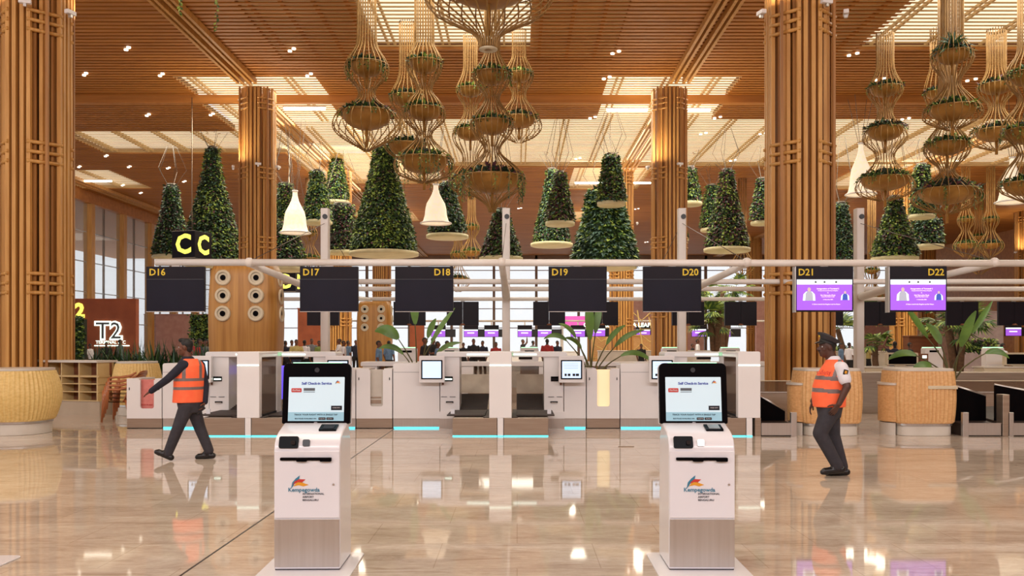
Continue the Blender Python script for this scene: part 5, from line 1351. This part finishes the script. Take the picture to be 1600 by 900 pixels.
# ------------------------------------------------ distant people
PM={}
def pmat(c,nm):
    if nm not in PM: PM[nm]=mat('cloth_'+nm,rgb(*c),.85,var=rgb(*[int(x*.85) for x in c]),scale=14)
    return PM[nm]
VAR={}
def variant(pose,shirt,trs):
    key=(pose,shirt,trs)
    if key in VAR: return VAR[key]
    q=MB(); V=Vector
    head(q,V((0,0,1.60)),V((0,-1,0)))
    limb(q,[V((0,.01,1.42)),V((0,0,1.56))],[.058,.054],10)
    rings(q,[(V((0,0,.86)),.16,.12),(V((0,0,1.0)),.155,.115),(V((0,0,1.2)),.175,.12),(V((0,.0,1.36)),.19,.11),(V((0,0,1.43)),.12,.09),(V((0,0,1.46)),.06,.06)],V((0,-1,0)),18)
    if pose=='stand': arms=[[V((-.2,0,1.38)),V((-.25,.02,1.12)),V((-.23,-.06,.88))],[V((.2,0,1.38)),V((.25,.02,1.12)),V((.22,-.08,.88))]]
    elif pose=='reach': arms=[[V((-.2,0,1.38)),V((-.28,-.1,1.14)),V((-.18,-.34,1.14))],[V((.2,0,1.38)),V((.27,-.12,1.16)),V((.14,-.35,1.2))]]
    else: arms=[[V((-.2,0,1.38)),V((-.26,0,1.12)),V((-.24,-.08,.9))],[V((.2,0,1.38)),V((.34,-.1,1.55)),V((.24,-.14,1.78))]]
    for a in arms:
        limb(q,a,[.06,.048,.032],10); dr=(a[2]-a[1]).normalized(); hand(q,a[2],dr,V((0,-1,.2)),1.0,.4)
    for sx,ky in ((-1,-.08 if pose!='stand' else -.02),(1,.04)):
        limb(q,[V((sx*.09,0,.88)),V((sx*.10,ky,.48)),V((sx*.10,ky+.06,.09))],[.095,.068,.055],10)
        shoe(q,V((sx*.10,ky+.05,.095)),V((sx*.1,-1,0)),V((0,0,1)),.26)
    def sp_(c,n):
        if c.z<.12: return 4
        if c.z<.93 and abs(c.x)<.215: return 2
        r=math.hypot(c.x,c.y)
        if c.z>1.475:
            if abs(c.x)>.13: return 0
            return 3 if (c.z>1.655 or c.y>.035) else 0
        if c.z>.93 and c.z<1.46 and math.hypot(abs(c.x),0)<.30 and not (c.y<-.2): 
            return 1 if (abs(c.x)<.215 or c.z>1.15) else 0
        return 0
    h=thing('v','x','x')
    ob=remesh(q,'body',[M_skin,pmat(*shirt),pmat(*trs),M_hair,M_shoe],None,.017,3,sp_)
    bpy.data.objects.remove(h)
    me=ob.data; bpy.data.objects.remove(ob); VAR[key]=me; return me
W_=((225,222,228),'white');NV=((38,40,60),'navy_blue');YL=((206,186,120),'pale_yellow');BL=((110,140,176),'light_blue');GR=((120,124,128),'grey');RD=((170,48,48),'red');GN=((130,150,80),'green');BK=((32,30,34),'black');DN=((52,58,86),'denim');KH=((120,100,80),'khaki')
def person(label,px,py,d,pose,sh,tr,rz):
    """py: top of the head"""
    h=H+(VY-py)*d/F; s=h/1.72
    o=bpy.data.objects.new('person',variant(pose,sh,tr)); C.objects.link(o); o.location=((px-VX)*d/F,d,0); o.scale=(s,)*3 if .85<s<1.12 else (1,)*3; o.rotation_euler=(0,0,rz)
    return tag(o,label,'person','people in the distance')
crowd=[(141,537,44,'stand',W_,BK,1.4,'person in a white shirt standing in front of the T2 wall hedge'),(166,534,44,'stand',BK,BK,.3,'person in black standing under the T2 letters'),(188,530,43,'stand',GR,BK,2.4,'person in grey standing at the right end of the T2 wall'),
(60,537,34,'stand',BK,BK,2,'person in black seen through the gap in the near left column'),
(300,528,30,'stand',RD,NV,.5,'person in red just right of the walking man\'s head'),(312,529,32,'stand',NV,BK,2,'person in navy behind the walking man'),(322,530,33,'reach',GR,BK,-1,'person in grey left of the large port tower'),
(446,532,40,'stand',NV,BK,2.6,'person in navy next to the right edge of the large port tower'),(456,531,42,'stand',W_,BK,.6,'person in white behind the beam, right of the large port tower'),(463,530,38,'reach',YL,DN,.4,'person in pale yellow left of the D17 post'),(476,531,40,'stand',W_,BK,2.8,'person in white left of the D17 post'),(487,529,44,'stand',GR,BK,.2,'person in grey left of the D17 post'),
(499,532,40,'stand',GN,BK,1,'person in green touching the left side of the D17 post'),(530,529,42,'reach',W_,DN,-1.2,'person in white right of the D17 post'),(537,532,40,'stand',W_,NV,1.8,'person in white with navy trousers right of the D17 post'),(544,532,44,'stand',BL,BK,2.2,'person in light blue below the small far column'),(556,531,46,'stand',NV,BK,.4,'person in navy just left of the smaller port tower'),
(567,531,44,'reach',BK,BK,1.7,'person in black in front of the smaller port tower\'s left edge'),(592,532,31,'stand',BL,DN,1.6,'person in light blue and jeans seen walking behind the white back counter'),(608,532,38,'stand',BL,BK,2.6,'person in light blue in front of the smaller port tower\'s right edge'),
(664,527,32,'stand',BK,BK,1.2,'tall person in black behind the left broad leaved plant'),(677,527,36,'reach',BK,DN,.9,'person in black right of the left broad leaved plant'),(684,533,32,'stand',BL,DN,1.5,'person in light blue bending towards a desk, right of the left plant'),(699,532,36,'reach',W_,BK,1.6,'person in white leaning left of the distant grey post'),
(724,535,44,'stand',BK,BK,0,'person in black beside the distant grey post'),(740,529,40,'stand',BK,BK,.3,'dark haired person in black below the purple screens'),(754,532,42,'stand',NV,BK,-.4,'person in navy left of the middle gantry post'),(775,534,40,'stand',RD,BK,.4,'person in red just left of the middle gantry post'),
(817,530,52,'wave',BK,BK,1.2,'person in black waving an arm right of the middle gantry post'),(833,532,50,'stand',GR,BK,2.2,'person in grey right of the middle gantry post'),(855,529,40,'stand',RD,BK,2.9,'person in a red top below the blank screen left of D19'),(871,532,44,'stand',NV,BK,.6,'person in navy left of the tall broad leaved plant'),
(1002,537,42.8,'stand',BK,BK,.4,'person in black behind the beam left of the D20 column'),(1082,537,52,'stand',BK,DN,1.4,'person in black right of the D20 gantry post'),(1090,530,52,'stand',W_,BK,1.4,'person in white right of the D20 gantry post'),(1200,530,40,'stand',BK,BK,1.6,'person in black at the left edge of the officer\'s column'),
(1314,536,38,'stand',BL,BK,1,'person in light blue just behind the officer\'s neck'),(1327,535,40,'stand',W_,BK,2,'person in white behind the officer\'s shoulder'),(1398,533,31,'wave',NV,DN,3.0,'person in a patterned dark shirt raising an arm, between the D22 counter and post'),(1422,535,34,'stand',BK,BK,1.5,'person in black beside the brown partition'),(1567,536,31,'stand',W_,KH,1.6,'man in a white shirt between the kiosk and the right edge'),(1357,536,44,'reach',YL,BK,1.4,'person in pale yellow right of the gantry post beside D21'),(585,531,45,'stand',BK,BK,1.4,'person in black in front of the middle of the smaller port tower')]
for px,py,d_,po,sh_,tr_,rz,lb in crowd: person(lb,px,py,d_,po,sh_,tr_,rz)
# ================================================================= camera, world, lights
cam=bpy.data.cameras.new('camera'); co=bpy.data.objects.new('camera',cam); C.objects.link(co)
co.location=(0,0,H); co.rotation_euler=(PI/2,0,0); cam.sensor_width=36; cam.lens=F/1600*36
cam.shift_x=-(VX-800)/1600; cam.shift_y=(VY-450)/1600; cam.clip_end=400
bpy.context.scene.camera=co
w=bpy.data.worlds.new('world'); bpy.context.scene.world=w; w.use_nodes=True
bg=w.node_tree.nodes['Background']; bg.inputs['Color'].default_value=(0.93,0.96,1.0,1); bg.inputs['Strength'].default_value=1.25
def area(name,loc,sx,sy,power,col=(1,.9,.75),rot=(0,0,0)):
    l=bpy.data.lights.new(name,'AREA'); l.shape='RECTANGLE'; l.size=sx; l.size_y=sy; l.energy=power; l.color=col
    o=bpy.data.objects.new(name,l); C.objects.link(o); o.location=loc; o.rotation_euler=rot; return o
# bay skylights shining down from under the slats, plus an added far-hall fill
WC=(1,.95,.80)
for k,(x,y_,sx,sy,p_) in enumerate(((-2.4,8.5,5.5,8.5,700),(17.8,8.5,9,8.5,900),(-20.5,8.5,6.5,8.5,700),(-2.4,29.3,5.5,10,900),(17.8,29.3,9,10,1300),(-16,51.4,14,4.4,1500),(0,49.7,16,7.6,2200),(20,49.7,22,7.6,2600),
      (-11.4,60,5,8,700),(6,60,5,8,700),(24.5,60,6,7,700),(-11.4,78,5,6,700),(6,78,5,6,700),(24.5,78,6,6,700),(-11.6,42,5.5,6,600),(6.7,42,5.5,6,600),(0,92,40,6,2500))):  # last entry: fill added to brighten the far hall, no opening above
    area('bay_skylight_and_fill',(x,y_,12.64 if y_>41 else 12.9),sx,sy,p_*.82,WC)
area('front_fill_light',(0,-11.2,11.2),50,3,4600,(.97,.98,1),(PI/2-.35,0,0))  # added fill from high behind the camera; the wall there has no glass
sc=bpy.context.scene
sc.view_settings.view_transform='Standard'; sc.view_settings.look='None'; sc.view_settings.gamma=1; sc.view_settings.use_curve_mapping=False
sc.view_settings.exposure=0.0
